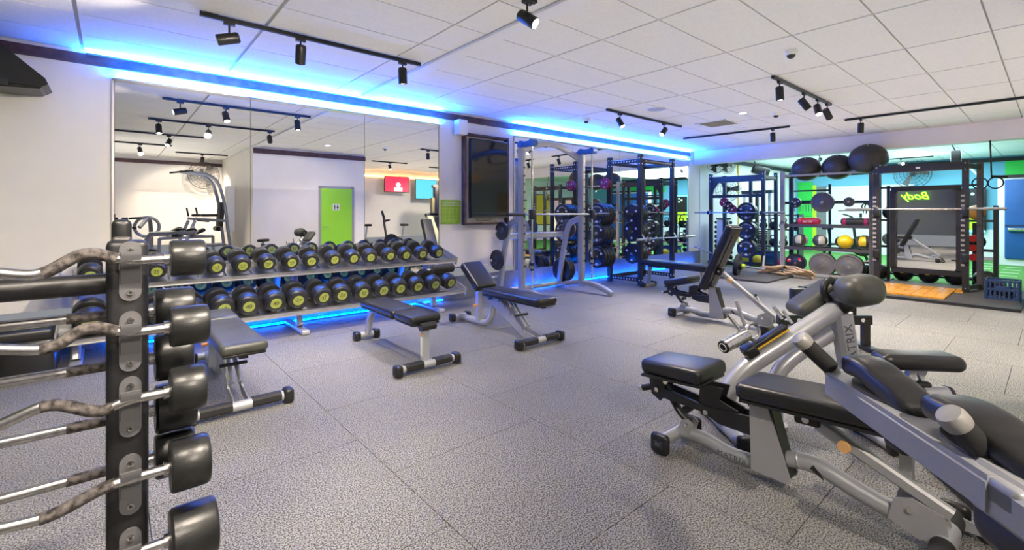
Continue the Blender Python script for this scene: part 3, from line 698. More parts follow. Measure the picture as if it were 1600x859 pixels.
def multi_bench(label, loc, rz, back, txt=True):
    """heavy adjustable bench: +y is the seat end, tower at the origin. back = pad angle in degrees above horizontal"""
    t = thing('incline_bench', label, 'bench', loc, rz)
    S_ = M['silver']
    mk('spine', MB().tube(fil([(0, .50, .085), (0, .34, .10), (0, .22, .062), (0, -.02, .075)], .10, 6), .038, 20), S_, t)
    sp = mk('spine', MB().tube(fil([(0, -.02, .13), (0, -.20, .185), (0, -.42, .11), (0, -.66, .07)], .16, 8), .040, 20), S_, t)
    mk('spine_ring', MB().torus((0, -.145, .168), (0, -1, .3), .038, .006, 20, 6), S_, t)
    # tower plates
    for x0, x1, m in ((-.060, -.048, 'silver_d'), (.048, .060, 'silver_d')):
        mk('tower_plate', MB().prism([(.065, .055), (.075, .44), (-.005, .44), (-.03, .36), (-.12, .08), (-.11, .055)], 'x', x0, x1), M[m], t)
    mk('tower_web', MB().prism([(-.10, .05), (-.115, .08), (-.03, .40), (.0, .40)], 'x', -.048, .048), M['black_p'], t)
    mk('tower_head', MB().box((0, .03, .405), (.10, .11, .05)), M['black_p'], t)
    # front foot
    f = mk('front_foot', MB().cyl((-.17, .52, .07), (.17, .52, .07), .035, n=18), S_, t)
    for s in (-1, 1):
        mk('foot_cap', MB().rbox((s * .185, .52, .062), (.055, .115, .115), .026, n=4), M['plast'], f)
        mk('cap_recess', MB().rbox((s * .214, .52, .062), (.006, .062, .040), .003, n=1), M['print_b'], f)
        mk('cap_recess', MB().rbox((s * .216, .52, .062), (.008, .030, .022), .003, n=1), M['grey_p'], f)
    for s in (-1, 1): mk('link_lug', MB().prism([(.42, .10), (.40, .165), (.43, .185), (.47, .175), (.49, .12)], 'x', s * .032 - .004, s * .032 + .004), M['silver_d'], t)
    mk('lug_bolt', MB().cyl((-.042, .44, .155), (.042, .44, .155), .012, n=12), M['chrome'], t)
    # seat and its linkage
    rs = R3('X', math.radians(-4 if back < 20 else -14))
    pad('seat_pad', (.0, .49, .475), (.34, .40, .085), t, rs, taper=lambda v: V(v.x * (1 - .18 * max(0, (v.y + .05) / .25)), v.y, v.z))
    lk = MB()
    for s in (-1, 1):
        lk.prism([(.68, .39), (.66, .43), (.60, .43), (.585, .36), (.56, .30), (.60, .25), (.66, .28)], 'x', s * .05 - .006, s * .05 + .006)
        lk.prism([(.65, .31), (.62, .34), (.30, .305), (.05, .33), (.05, .23), (.24, .235), (.33, .27), (.60, .275)], 'x', s * .05 - .008, s * .05 + .008)
        lk.prism([(.36, .28), (.35, .42), (.22, .43), (.24, .36), (.14, .33), (.14, .26), (.30, .25)], 'x', s * .042 - .006, s * .042 + .006)
    mk('seat_linkage', lk, M['black_p'], t)
    mk('prop', MB().tube([(0, .60, .33), (0, .50, .20), (0, .44, .155)], 0, w=.045, h=.03, up=(0, 1, .3)), M['black_p'], t)
    mk('prop_catch', MB().cyl((-.03, .45, .235), (.03, .45, .235), .022, n=12), M['black_p'], t)
    mk('handle', MB().cyl((0, .60, .335), (-.03, .74, .285), .019, n=14), M['foam'], t)
    mk('handle_tip', MB().cyl((-.03, .74, .285), (-.034, .757, .278), .020, n=14), M['chrome'], t)
    for y, z in ((.62, .315), (.31, .275), (.585, .405), (.545, .405), (.56, .378)): mk('linkage_bolt', MB().cyl((-.068, y, z), (-.054, y, z), .014, n=12), M['chrome'], t)
    mk('sticker', MB().box((-.058, .51, .405), (.002, .035, .016)), M['yel'], t)
    # back pad, hinged at the tower
    a = math.radians(back); hinge = V(0, .08, .42)
    rb = R3('X', -a)
    def bp(x, y, z): return hinge + rb @ V(x, y, z)
    L = .90
    pad('back_pad', bp(.0, -L / 2 + .03, .058), (.31, L, .085), t, rb, taper=lambda v: V(v.x * (1 - .10 * max(0, (-v.y - .25) / .2)), v.y, v.z))
    mk('pad_plate', MB().box(bp(0, -.40, -.002), (.12, .70, .012), rb), M['black_p'], t)
    hb = bp(-.02, -.27, -.03)
    mk('pad_bracket', MB().rbox(hb, (.09, .11, .06), .012, rb, 2), M['black_p'], t)
    mk('bracket_bolt', MB().cyl(hb + V(-.045, 0, 0), hb + V(-.055, 0, 0), .016, n=12), M['chrome'], t)
    # strut to the rear
    end = V(-.01, -.70, .17)
    d = (end - hb).normalized()
    st = mk('strut', MB().tube([hb + d * .05, end], 0, w=.045, h=.055), M['silver_d'], t)
    mk('strut_sleeve', MB().tube([hb + d * .04, hb + d * .17], 0, w=.052, h=.062), S_, t)
    kc = hb + d * .17
    mk('adjust_knob', MB().lathe(kc + V(-.022, 0, 0), (-1, 0, 0), [(.010, 0), (.010, .02), (.026, .024), (.028, .032), (.024, .040)], 18), M['tan'], t)
    if back > 20:
        g = hb + d * .62
        mk('strut_handle', MB().cyl(g, g + V(.0, .06, .11) , .014, n=12), M['silver'], t)
        mk('strut_handle', MB().cyl(g + V(0, .06, .11), g + V(0, .075, .135), .017, n=12), M['plast'], t)
    mk('rear_bracket', MB().prism([(-.50, .08), (-.52, .175), (-.58, .20), (-.68, .17), (-.70, .06), (-.60, .04)], 'x', -.050, -.042).prism([(-.50, .08), (-.52, .175), (-.58, .20), (-.68, .17), (-.70, .06), (-.60, .04)], 'x', .042, .050), M['silver_d'], t)
    mk('bracket_bolt', MB().cyl((-.060, -.575, .15), (.06, -.575, .15), .014, n=12), M['chrome'], t)
    if back < 20:
        mk('pad_rest', MB().box((.04, -.55, .26), (.05, .045, .30)), S_, t)
    f = mk('rear_foot', MB().cyl((-.26, -.68, .055), (.24, -.68, .055), .040, n=18), S_, t)
    for x0, x1 in ((-.24, -.07), (.09, .22)): mk('grip_tape', MB().cyl((x0, -.68, .055), (x1, -.68, .055), .0425, n=18), M['foam'], f)
    for s in (-.27, .25): mk('foot_cap', MB().rbox((s, -.68, .058), (.05, .11, .11), .026, n=3), M['plast'], f)
    w = mk('wheel', MB().cyl((.20, -.79, .045), (.235, -.79, .045), .045, n=20), M['plast'], t)
    mk('wheel_hub', MB().cyl((.192, -.79, .045), (.243, -.79, .045), .014, n=12), M['chrome'], w)
    mk('wheel_fork', MB().prism([(-.66, .03), (-.66, .09), (-.80, .065), (-.815, .045), (-.79, .03)], 'x', .188, .195), S_, w)
    if txt:
        o = text('lettering', 'MATRIX', .040, M['print_g'], t, (-.0385, .175, .068), (PI / 2, 0, -PI / 2), sp=1.15, ext=.001)
        mk('sticker', MB().prism([(-.245, .155), (-.215, .185), (-.20, .165), (-.26, .13)], 'x', -.0415, -.036), M['print_b'], t)
    return t
multi_bench('large black and silver adjustable bench lying flat in the right foreground', (2.60, .975, 0), 0, 3)
multi_bench('black adjustable bench with upright back pad in mid floor', (5.90, 2.84, 0), 0, 66)
# black long flat bench inside the blue rack
t = thing('flat_bench', 'long low black and beige bench standing before the blue lit rack', 'bench', (7.75, 3.85, 0))
pad('seat_pad', (0, .62, .47), (.34, 1.30, .085), t)
mk('spine', MB().box((0, .62, .40), (.07, 1.15, .05)), M['black_p'], t)
for y in (.08, 1.20):
    mk('leg', MB().tube([(0, y, .05), (0, y + (.06 if y < .5 else -.04), .39)], 0, w=.07, h=.06, up=(0, 1, 0)), M['grey_l'], t)
    f = mk('foot', MB().box((0, y, .035), (.46 if y < .5 else .34, .10, .05)), M['grey_l'], t)
    for s in (-1, 1): mk('end_cap', MB().rbox((s * (.24 if y < .5 else .18), y, .045), (.07, .11, .09), .02), M['plast'], f)

# ------------------------------------------------------------------ back extension bench (foreground, behind the flat pad)
# local frame: +x right along the beam, +y away from the camera, origin on the floor below the low end
t = thing('back_extension_bench', 'silver back extension bench with big hip pads on a sloping beam', 'exercise bench', (2.93, 1.42, 0), -math.atan2(.65101, .75907))
S_ = M['silver']
mk('main_beam', MB().tube(fil([(.05, 0, .06), (.06, 0, .22), (.18, 0, .40), (.80, 0, .80)], .22, 10), .058, 24), S_, t)
mk('lower_beam', MB().tube(fil([(.41, .05, .03), (.41, .05, .34), (.52, .05, .46), (.84, .05, .655)], .22, 10), .048, 20), S_, t)
mk('foot_flange', MB().cyl((.41, .05, 0), (.41, .05, .03), .075, n=20), M['grey_l'], t)
p = mk('front_post', MB().tube([(.80, -.005, .76), (.92, -.005, .03)], 0, w=.10, h=.115, up=(1, 0, 0)), S_, t)
dv = Vector((.12, 0, -.73)).normalized()
mx = Matrix((( -dv.x, -dv.z * -1 * -1, 0), (0, 0, -1), (-dv.z, dv.x, 0)))
ex = -dv; ez = V(0, -1, 0); ey = ez.cross(ex)
MM = Matrix(((ex.x, ey.x, ez.x, .834), (ex.y, ey.y, ez.y, -.0565), (ex.z, ey.z, ez.z, .56), (0, 0, 0, 1)))
text('lettering', 'MATRIX', .072, M['print_g'], t, None, None, sp=1.1, ext=.001, matrix=MM)
mk('base_foot', MB().cyl((.92, -.28, .04), (.92, .28, .04), .04, n=18), S_, t)
mk('base_foot', MB().cyl((.06, -.26, .04), (.06, .26, .04), .04, n=18), S_, t)
for x in (.92, .06):
    for s in (-1, 1): mk('foot_cap', MB().rbox((x, s * (.29 if x > .5 else .27), .05), (.10, .06, .10), .025), M['plast'], t)
# slide rail on top of the beam
bd = (V(.80, 0, .80) - V(.10, 0, .36)).normalized(); bn = V(-bd.z, 0, bd.x)
rr = Matrix((bd, V(0, 1, 0), bn)).transposed()
c = V(.34, -.01, .535) + bn * .065
mk('slide_rail', MB().rbox(c, (.32, .06, .03), .008, rr, 2), M['plast'], t)
mk('yellow_edge', MB().box(c - V(0, .032, 0) - bn * .014, (.32, .006, .010), rr), M['yel'], t)
# foot carriage: roller, pins, clamp
c2 = V(.17, 0, .475)
mk('clamp', MB().rbox(c2 + V(.04, -.02, .05), (.08, .10, .07), .015, rr, 2), M['black_p'], t)
mk('roller', MB().cyl(c2 + V(-.17, -.12, .10), c2 + V(.02, -.02, .15), .040, n=24), M['steel'], t)
mk('roller_cap', MB().cyl(c2 + V(-.176, -.123, .098), c2 + V(-.17, -.12, .10), .036, n=24), M['plast'], t)
mk('roller_ring', MB().torus(c2 + V(-.177, -.1235, .098), (.19, .10, .05), .024, .003, 20, 6), M['print_w'], t)
mk('pin', MB().cyl(c2 + V(.0, .0, .16), c2 + V(-.08, .02, .27), .012, n=12), M['chrome'], t)
mk('pin', MB().cyl(c2 + V(.10, .10, .10), c2 + V(.02, .12, .34), .012, n=12), M['silver'], t)
mk('pull_handle', MB().torus(c2 + V(.06, -.02, .17), (.3, -1, .2), .05, .012, 20, 8), M['steel'], t)
mk('pin', MB().cyl(c2 + V(.33, .12, .22), c2 + V(.27, .12, .30), .012, n=12), M['chrome'], t)
mk('pin', MB().cyl(c2 + V(.37, .08, .20), c2 + V(.31, .08, .28), .010, n=12), M['chrome'], t)
# hip pads
mk('head_plate', MB().rbox((.80, 0, .83), (.10, .16, .10), .02, rr, 2), M['black_p'], t)
mk('accent', MB().box(V(.765, -.03, .835) , (.03, .05, .03), rr), M['yel'], t)
def hip(c, L, w, h, rz, ry):
    rot = R3('Z', rz) @ R3('Y', ry)
    mk('hip_pad', MB().rbox(c, (w, L, h), min(w, h) * .46, rot, 7), M['vinyl_w'] if L < .3 else M['vinyl'], t)['label'] = 'thick olive black cushion'
hip((.825, -.13, .925), .22, .25, .185, .12, -.14)
hip((.74, .17, .825), .20, .34, .095, 0, -.60)
mk('cushion_gather', MB().torus((.76, .03, .90), (.35, -1, .1), .062, .024, 28, 10), M['vinyl'], t)

# ------------------------------------------------------------------ machine with curved pads and posts handles (nearest, right edge)
# local: +y along the carriage away from the camera, +x to the right, origin below the near handle
t = thing('thigh_pad_machine', 'silver machine with two curved black pads and upright grips at right edge', 'exercise machine', (1.094, .072, 0), -math.radians(46))
def q(x, y, z): return V(x, y, z)
cl = [V(-.04, -.42, .74), V(-.03, .44, 1.0)]
mk('carriage_plate', MB().prism([(-.036, -.04), (-.012, .44), (.0, .462), (.05, .462), (.075, .43), (.085, -.05)], 'z', .972, .990), M['silver'], t)
mk('carriage_lip', MB().tube([(-.034, -.04, .955), (-.010, .44, .955)], 0, w=.010, h=.05), M['silver_d'], t)
mk('carriage_beam', MB().tube([(.03, -.55, .90), (.02, .42, .945)], 0, w=.045, h=.06), M['grey_l'], t)
mk('near_beam', MB().tube([(.01, -.62, .93), (.01, .0, .955)], 0, w=.09, h=.085), M['silver_d'], t)
for y in (.03, .29): mk('pad_shield', MB().prism([(.045 + .062 * math.cos(PI * k / 10 + PI / 2), y + .10 * math.sin(PI * k / 10 + PI / 2)) for k in range(11)], 'z', .990, .997), M['grey_p'], t)
def cpad(y1, y0, xc, hw):
    """thick cushion that runs toward the viewer and bends down over its near half"""
    m = MB(); L = y1 - y0; n = 16; P = []
    for i in range(n + 1):
        a = i / n; b = max(0, a - .42) / .58
        P.append(V(xc + .012 * b, y1 - L * a, 1.022 - .050 * b ** 1.6 + .010 * math.sin(PI * min(1, a / .5))))
    ring_n = 24; vs = []; fs = []
    for i, p in enumerate(P):
        tt = (P[min(i + 1, n)] - P[max(i - 1, 0)]).normalized(); sd = V(1, 0, 0); nn_ = sd.cross(tt).normalized()
        k = {0: .72, 1: .93, n: .72, n - 1: .93}.get(i, 1.0)
        for j in range(ring_n):
            g = 2 * PI * j / ring_n; cx_, cy_ = math.cos(g), math.sin(g)
            sx = math.copysign(abs(cx_) ** .55, cx_); sy = math.copysign(abs(cy_) ** .65, cy_)
            vs.append(p + sd * sx * hw * k + nn_ * sy * .026 * k)
    for i in range(n):
        for j in range(ring_n): fs.append((i * ring_n + j, i * ring_n + (j + 1) % ring_n, (i + 1) * ring_n + (j + 1) % ring_n, (i + 1) * ring_n + j))
    fs += [tuple(range(ring_n)), tuple(range(n * ring_n, (n + 1) * ring_n))]
    m.add(vs, fs); mk('curved_pad', m, M['vinyl'], t)
cpad(.395, .175, .030, .042)
cpad(.150, -.105, .040, .050)
def grip(x, y, dx, dz, lab):
    a = V(x, y, .985); d = V(dx, .0, dz)
    mk('grip_collar', MB().cyl(a - V(0, 0, .02), a + d * .18, .019, n=20), M['silver'], t)
    mk('grip', MB().cyl(a + d * .16, a + d * .86, .0205, n=24), M['foam'], t)
    o = mk('grip_end', MB().lathe(a + d * .85, d, [(.0215, 0), (.0225, .004), (.0225, .018), (.019, .026), (.008, .028)], 24), M['grey_l'], t); o['label'] = 'pale metal end cap'
grip(.015, .445, -.088, .085, '')
grip(.018, .015, -.060, .068, '')
mk('end_socket', MB().rbox((.015, -.045, .965), (.10, .09, .05), .012, n=2), M['silver'], t)
mk('column', MB().tube(fil([(.03, -.62, .93), (.06, -.75, .80), (.08, -.78, .04)], .10), 0, w=.11, h=.09, up=(0, 1, .4)), S_, t)
mk('base_rail', MB().tube([(-.1, -.80, .05), (.75, -.75, .05)], 0, w=.08, h=.07), S_, t)
mk('base_rail', MB().tube([(.08, -.98, .05), (.08, -.45, .05)], 0, w=.08, h=.07), S_, t)
mk('hanging_link', MB().rbox((.0, .20, .925), (.03, .06, .035), .01, n=2), M['black_p'], t)
mk('belly_cover', MB().rbox((.06, -.05, .90), (.16, .16, .10), .04, n=4), M['black_p'], t)
def toL(X, Y, Z):
    a = -math.radians(46); dx, dy = X - 1.094, Y - .072
    return V(math.cos(-a) * dx - math.sin(-a) * dy, math.sin(-a) * dx + math.cos(-a) * dy, Z)
mk('floor_bar', MB().tube([toL(3.42, .47, .025), toL(2.76, .04, .025)], 0, w=.035, h=.045), M['black_p'], t)
mk('floor_tube', MB().tube([toL(3.38, .36, .09), toL(2.80, .0, .09)], .028, 12), M['silver'], t)
# seat on its adjustable post, carried by an arm from the column
sx, sy = .916, 1.425
mk('seat', MB().rbox((sx - .01, sy, .735), (.335, .15, .070), .034, n=6, taper=lambda v: V(v.x, v.y * (1 - .25 * max(0, -v.x / .18)), v.z)), M['vinyl'], t)
mk('seat_post', MB().box((sx - .035, sy, .66), (.03, .03, .12), R3('Y', .15)), M['silver'], t)
mk('seat_brace', MB().prism([(sx - .02, .705), (sx + .04, .705), (sx + .01, .64)], 'y', sy - .01, sy + .01), M['silver'], t)
mk('seat_collar', MB().rbox((sx - .015, sy, .632), (.105, .07, .030), .014, n=4), M['plast'], t)
mk('seat_sleeve', MB().prism([(sx - .055, .62), (sx + .035, .62), (sx + .03, .50), (sx - .02, .50)], 'y', sy - .035, sy + .035), M['silver'], t)
mk('side_tube', MB().cyl((sx, sy - .02, .592), (sx + .10, sy - .02, .592), .036, n=20), M['silver'], t)
mk('side_cap', MB().cyl((sx + .10, sy - .02, .592), (sx + .115, sy - .02, .592), .038, n=20), M['plast'], t)
mk('seat_arm', MB().tube(fil([(sx + .01, sy, .52), (sx + .10, sy - .03, .44), (sx + .25, sy - .12, .38), (.72, -.12, .38), (.09, -.78, .38)], .08), 0, w=.06, h=.07), M['silver'], t)
# ------------------------------------------------------------------ plates
def arc_text(parent, body, R, size, mid, m, y, s=1):
    """letters laid along an arc in the plane facing -x of the plate (local x = axle)"""
    n = len(body); st = size * .82 / R
    for i, ch in enumerate(body):
        if ch == ' ': continue
        a = mid - (i - (n - 1) / 2) * st * s      # angle, counter-clockwise seen from -x
        # seen from -x: right is -y ; up is z
        ry, rz = -math.cos(a) * R, math.sin(a) * R
        up = V(0, ry, rz).normalized() * s; zz = V(-1, 0, 0); xx = up.cross(zz)
        MMx = Matrix(((xx.x, up.x, zz.x, y), (xx.y, up.y, zz.y, ry), (xx.z, up.z, zz.z, rz), (0, 0, 0, 1)))
        text('letter', ch, size, m, parent, None, None, matrix=MMx, ext=.001)
_pc = {}
def plate(label, loc, R, th, axis=(-1, 0, 0), m='rubber', grp=None, letters=False, hub='chrome', holes=False, rz=0):
    """weight plate, axle along local x; face toward -x"""
    key = (round(R, 3), round(th, 3), m, hub, holes)
    t = thing('weight_plate', label, 'weight plate', loc, rz, grp)
    if key not in _pc:
        body = MB().lathe((th / 2, 0, 0), (-1, 0, 0), [(R * .13, 0), (R * .55, .0), (R * .60, .004), (R * .86, .004), (R * .90, 0), (R * .97, 0), (R, .008), (R, th - .008), (R * .97, th), (R * .86, th), (R * .82, th - .008), (R * .42, th - .008), (R * .36, th), (R * .13, th)], 36, cap=False)
        hb = MB().lathe((th / 2 + .001, 0, 0), (-1, 0, 0), [(.026, 0), (R * .16, 0), (R * .16, th + .002), (.026, th + .002)], 20, cap=False)
        gr = MB()
        for k in range(3):
            a = 2 * PI * k / 3 + .5
            gr.cyl((-th / 2 + .004, math.cos(a) * R * .62, math.sin(a) * R * .62), (-th / 2 - .002, math.cos(a) * R * .62, math.sin(a) * R * .62), R * .12, n=12)
        _pc[key] = (body.mesh('body', M[m]), hb.mesh('hub', M[hub]), gr.mesh('grip_hole', M['pale' if holes == 2 else 'print_b']))
    b, h, g = _pc[key]
    mk('body', b, None, t); mk('hub', h, None, t)
    if holes: mk('grip_hole', g, None, t)
    if letters:
        arc_text(t, 'ELEMENT', R * .70, R * .20, PI / 2, M['print_w'], -th / 2 - .0005)
        arc_text(t, 'FITNESS', R * .70, R * .20, -PI / 2, M['print_w'], -th / 2 - .0005, -1)
    return t
def barbell_o(label, a, b, z, ax='y'):
    """olympic bar: a..b along the axis"""
    if ax == 'y': t = thing('olympic_barbell', label, 'barbell', (a[0], a[1], z), math.atan2(b[1] - a[1], b[0] - a[0]))
    else: t = thing('olympic_barbell', label, 'barbell', (a[0], a[1], z), math.atan2(b[1] - a[1], b[0] - a[0]))
    L = math.hypot(b[0] - a[0], b[1] - a[1])
    mk('shaft', MB().cyl((.40, 0, 0), (L - .40, 0, 0), .0145, n=14), M['steel'], t)
    for s0, s1 in ((0, .40), (L - .40, L)): mk('sleeve', MB().cyl((s0, 0, 0), (s1, 0, 0), .025, n=16), M['chrome'], t)
    for x in (.40, L - .415): mk('collar', MB().cyl((x, 0, 0), (x + .018, 0, 0), .034, n=16), M['chrome'], t)
    return t
# ------------------------------------------------------------------ smith machine
t = thing('smith_machine', 'silver smith machine with arched feet between the television and blue lit racks', 'smith machine', (4.92, 5.5, 0))
W_ = 1.43
S_ = M['silver']
slot_me = MB().box((0, 0, 0), (.035, .004, .028)).mesh('catch_slot', M['print_b'])
for x in (0, W_):
    mk('post', MB().tube([(x, 0, .10), (x, 0, 2.46)], 0, w=.085, h=.12, up=(0, 1, 0)), S_, t)
    mk('post_groove', MB().box((x, -.062, 1.3), (.022, .004, 2.2)), M['grey_l'], t)
    for k in range(13): mk('catch_slot', slot_me, None, t, (x, -.064, .55 + k * .13))
    mk('arched_foot', MB().tube([(x, -.66 + 1.26 * k / 16, .04 + .13 * math.sin(PI * (k / 16) ** .85)) for k in range(17)], 0, w=.09, h=.075), S_, t)
    mk('guide_rod', MB().cyl((x + .02, -.22, .14), (x + .02, -.22, 2.42), .016, n=14), M['chrome'], t)
    mk('rod_foot', MB().cyl((x + .02, -.22, .12), (x + .02, -.22, .19), .028, n=14), M['plast'], t)
    mk('bumper', MB().cyl((x + .02, -.22, .50), (x + .02, -.22, .62), .030, n=16), M['plast'], t)
    mk('bumper_ring', MB().cyl((x + .02, -.22, .53), (x + .02, -.22, .58), .033, n=16), M['steel'], t)
    h = mk('pulley_housing', MB().rbox((x, -.12, 2.47), (.09, .38, .09), .02, n=2), M['blue_cover'], t)
    for y in (-.26, -.02): mk('pulley', MB().cyl((x - .055, y, 2.475), (x + .055, y, 2.475), .055, n=20), M['blue_cover'], h)
    mk('cable', MB().cyl((x + .0, .10, .35), (x + .0, .10, 2.42), .004, n=6), M['steel'], t)
    # rear curved brace
    mk('rear_brace', MB().tube(fil([(x, .02, 1.30), (x, .30, 1.22), (x, .44, .75), (x, .56, .05)], .28, 8), 0, w=.07, h=.10, up=(0, 1, .3)), S_, t)
    for zz, yy in ((1.10, .38), (.62, .50), (.33, .55)):
        sx = -1 if x == 0 else 1
        mk('storage_peg', MB().cyl((x + sx * .03, yy, zz), (x + sx * .22, yy, zz), .022, n=12), M['chrome'], t)
mk('top_arch', MB().tube([(W_ * k / 20, .07, 2.36 + .20 * math.sin(PI * k / 20)) for k in range(21)], 0, w=.09, h=.10), S_, t)
mk('rear_crossbar', MB().tube([(W_ * k / 16, .44 + .10 * math.sin(PI * k / 16), 1.0) for k in range(17)], 0, w=.06, h=.10), S_, t)
mk('lower_crossbar', MB().tube([(0, .55, .09), (W_, .55, .09)], 0, w=.06, h=.06), S_, t)
b = mk('lift_bar', MB().cyl((-.45, -.22, 1.37), (W_ + .45, -.22, 1.37), .0145, n=14), M['steel'], t)
mk('bar_sleeve', MB().cyl((-.48, -.22, 1.37), (-.14, -.22, 1.37), .026, n=16), M['plast'], b)
mk('bar_sleeve', MB().cyl((W_ + .16, -.22, 1.37), (W_ + .48, -.22, 1.37), .026, n=16), M['plast'], b)
for x in (0, W_):
    mk('bar_carriage', MB().rbox((x + .02, -.22, 1.37), (.08, .10, .16), .02, n=2), M['plast'], b)
    mk('catch_hook', MB().tube([(x + .07, -.16, 1.37), (x + .07, -.10, 1.46)], .010, 8), M['steel'], b)
for k, (z, y) in enumerate(((1.10, .38), (.62, .50))):
    plate(['black weight plate on the upper left peg of the smith machine', 'black weight plate on the lower left peg of the smith machine'][k], (4.92 - .10, 5.5 + y, z), .15 + .02 * k, .035, m='rubber', holes=True)
for k in range(3):
    plate('black plate on the lower right peg of the smith machine, %s' % ['innermost', 'middle', 'outermost'][k], (4.92 + W_ + .07 + .055 * k, 5.5 + .55, .33), .225, .045, holes=False)
plate('grey iron plate on the upper right peg of the smith machine', (4.92 + W_ + .08, 5.5 + .38, 1.10), .17, .035, m='iron')
# ------------------------------------------------------------------ power racks
def rack_holes(x, y, z0, z1, d, step=.05, face='x'):
    m = MB(); n = int((z1 - z0) / step)
    for i in range(n):
        z = z0 + i * step
        if face == 'x': m.cyl((x - d, y, z), (x + d, y, z), .011, n=6)
        else: m.cyl((x, y - d, z), (x, y + d, z), .011, n=6)
    return m
def rack(label, loc, posts, H, beams, rz=0, m='black_p', w=.075, holes=True, hm='pale'):
    t = thing('power_rack', label, 'power rack', loc, rz)
    for (x, y) in posts:
        p = mk('post', MB().box((x, y, H / 2), (w, w, H)), M[m], t)
        mk('post_cap', MB().rbox((x, y, H + .005), (w + .008, w + .008, .02), .005, n=1), M['plast'], p)
        if holes:
            mk('bolt_holes', rack_holes(x, y, .3, H - .25, w / 2 + .0015, .055), M['print_b'], p)
            bl = MB()
            for z in (H - .05, H - .16, .10): bl.cyl((x - w / 2 - .006, y, z), (x + w / 2 + .006, y, z), .013, n=8)
            for z in (H - .05, H - .16, .10): bl.cyl((x, y - w / 2 - .006, z), (x, y + w / 2 + .006, z), .013, n=8)
            mk('bolts', bl, M[hm], p)
    for (a, b, s) in beams: mk('crossbeam', MB().tube([a, b], 0, w=s[0], h=s[1]), M[m], t)
    return t
# blue lit rack by the mirror
H = 2.50; px_, py_ = 1.17, .72
t = rack('black power rack beside the mirror, lit blue, holding bumper plates', (7.71, 5.20, 0), [(0, 0), (px_, .02), (0, py_), (px_, py_)], H,
     [((0, 0, H - .10), (px_, .02, H - .10), (.05, .075)), ((0, 0, H - .10), (0, py_, H - .10), (.05, .075)), ((px_, 0, H - .10), (px_, py_, H - .10), (.05, .075)), ((0, py_, H - .10), (px_, py_, H - .10), (.05, .075)),
      ((0, 0, .10), (0, py_, .10), (.05, .075)), ((px_, 0, .10), (px_, py_, .10), (.05, .075)), ((0, py_, .10), (px_, py_, .10), (.05, .075))])
hm = MB()
for k in range(9): hm.cyl((-.028, .10 + k * .065, .10), (.028, .10 + k * .065, .10), .014, n=8); hm.cyl((px_ - .028, .10 + k * .065, .10), (px_ + .028, .10 + k * .065, .10), .014, n=8)
for k in range(9): hm.cyl((-.028, .10 + k * .065, H - .10), (.028, .10 + k * .065, H - .10), .014, n=8)
for k in range(14): hm.cyl((.15 + k * .07, -.028, H - .10), (.15 + k * .07, .045, H - .10), .013, n=8)
mk('beam_holes', hm, M['pale'], t)
for x, y in ((0, 0), (px_, .02)): mk('bar_hook', MB().tube(fil([(x, y - .04, 0.98), (x, y - .12, .86), (x, y - .17, .87), (x, y - .17, .94)], .02, 3), 0, w=.05, h=.012, up=(0, 1, 1)), M['steel'], t)
for x, s in ((0, -1), (px_, -1)):
    for z in (1.36, .99, .52): mk('storage_peg', MB().cyl((x + s * .035, py_ + .0, z), (x + s * .46, py_ + .0, z), .025, n=14), M['chrome'], t)
mk('storage_peg', MB().cyl((-.035, py_, 1.98), (-.26, py_, 1.98), .02, n=12), M['chrome'], t)
barbell_o('olympic bar resting low on the hooks of the blue lit rack', (7.40, 5.05), (9.55, 5.09), .895, 'x')
for z, nme in ((1.36, 'top'), (.99, 'middle'), (.52, 'lowest')):
    for k in range(4):
        R = .225 if z != .99 else .215
        plate('black bumper plate with white lettering on the %s near peg, %s' % (nme, ['outermost', 'second', 'third', 'innermost'][k]), (7.71 - .40 + .088 * k, 5.92, z - .0), R, .075, letters=(k == 0), m='rubber', grp='bumper plates on the blue lit rack', holes=2 if k == 0 else False)
    for k in range(4):
        plate('black bumper plate on the %s far peg, %s' % (nme, ['outermost', 'second', 'third', 'innermost'][k]), (7.71 + px_ - .40 + .088 * k, 5.92, z - .0), .215, .075, m='rubber', grp='bumper plates on the blue lit rack', holes=2 if k == 0 else False)
for k in range(2): plate('small dark red plate high on the blue lit rack, %s' % ['outer', 'inner'][k], (7.71 - .18 + .05 * k, 5.92, 1.98), .115, .035, m='plred', hub='chrome', holes=2)
# second rack, squat stand near the shelves
H = 2.35
t = rack('black squat rack with barbell left of the ball shelves', (11.5, 4.43, 0), [(0, 0), (0, 1.25), (.75, 0), (.75, 1.25)], H,
     [((0, 0, H - .12), (0, 1.25, H - .12), (.05, .12)), ((.75, 0, H - .12), (.75, 1.25, H - .12), (.05, .08)), ((0, 0, H - .12), (.75, 0, H - .12), (.05, .08)), ((0, 1.25, H - .12), (.75, 1.25, H - .12), (.05, .08)), ((.75, 0, .12), (.75, 1.25, .12), (.05, .07)), ((0, 1.25, .08), (.75, 1.25, .08), (.05, .07)), ((0, 0, .08), (.75, 0, .08), (.05, .07))])
mk('arched_header', MB().prism([(1.22, 2.20), (1.22, 1.80), (1.17, 1.98), (1.05, 2.14), (.0, 2.14), (.0, 2.20)], 'x', -.02, .02), M['black_p'], t)
mk('lower_header', MB().box((.0, .62, 1.80), (.05, 1.17, .07)), M['black_p'], t)
for y in (0, 1.25): mk('bar_hook', MB().tube(fil([(-.04, y, 1.47), (-.10, y, 1.36), (-.15, y, 1.36), (-.15, y, 1.44)], .02, 3), 0, w=.05, h=.012, up=(1, 0, 1)), M['plast'], t)
barbell_o('olympic bar racked across the squat rack left of the ball shelves', (11.38, 3.93), (11.38, 6.05), 1.40)
mk('support_brace', MB().tube([(-.30, -.10, .03), (.0, -.02, .42)], 0, w=.04, h=.03), M['grey_l'], t)
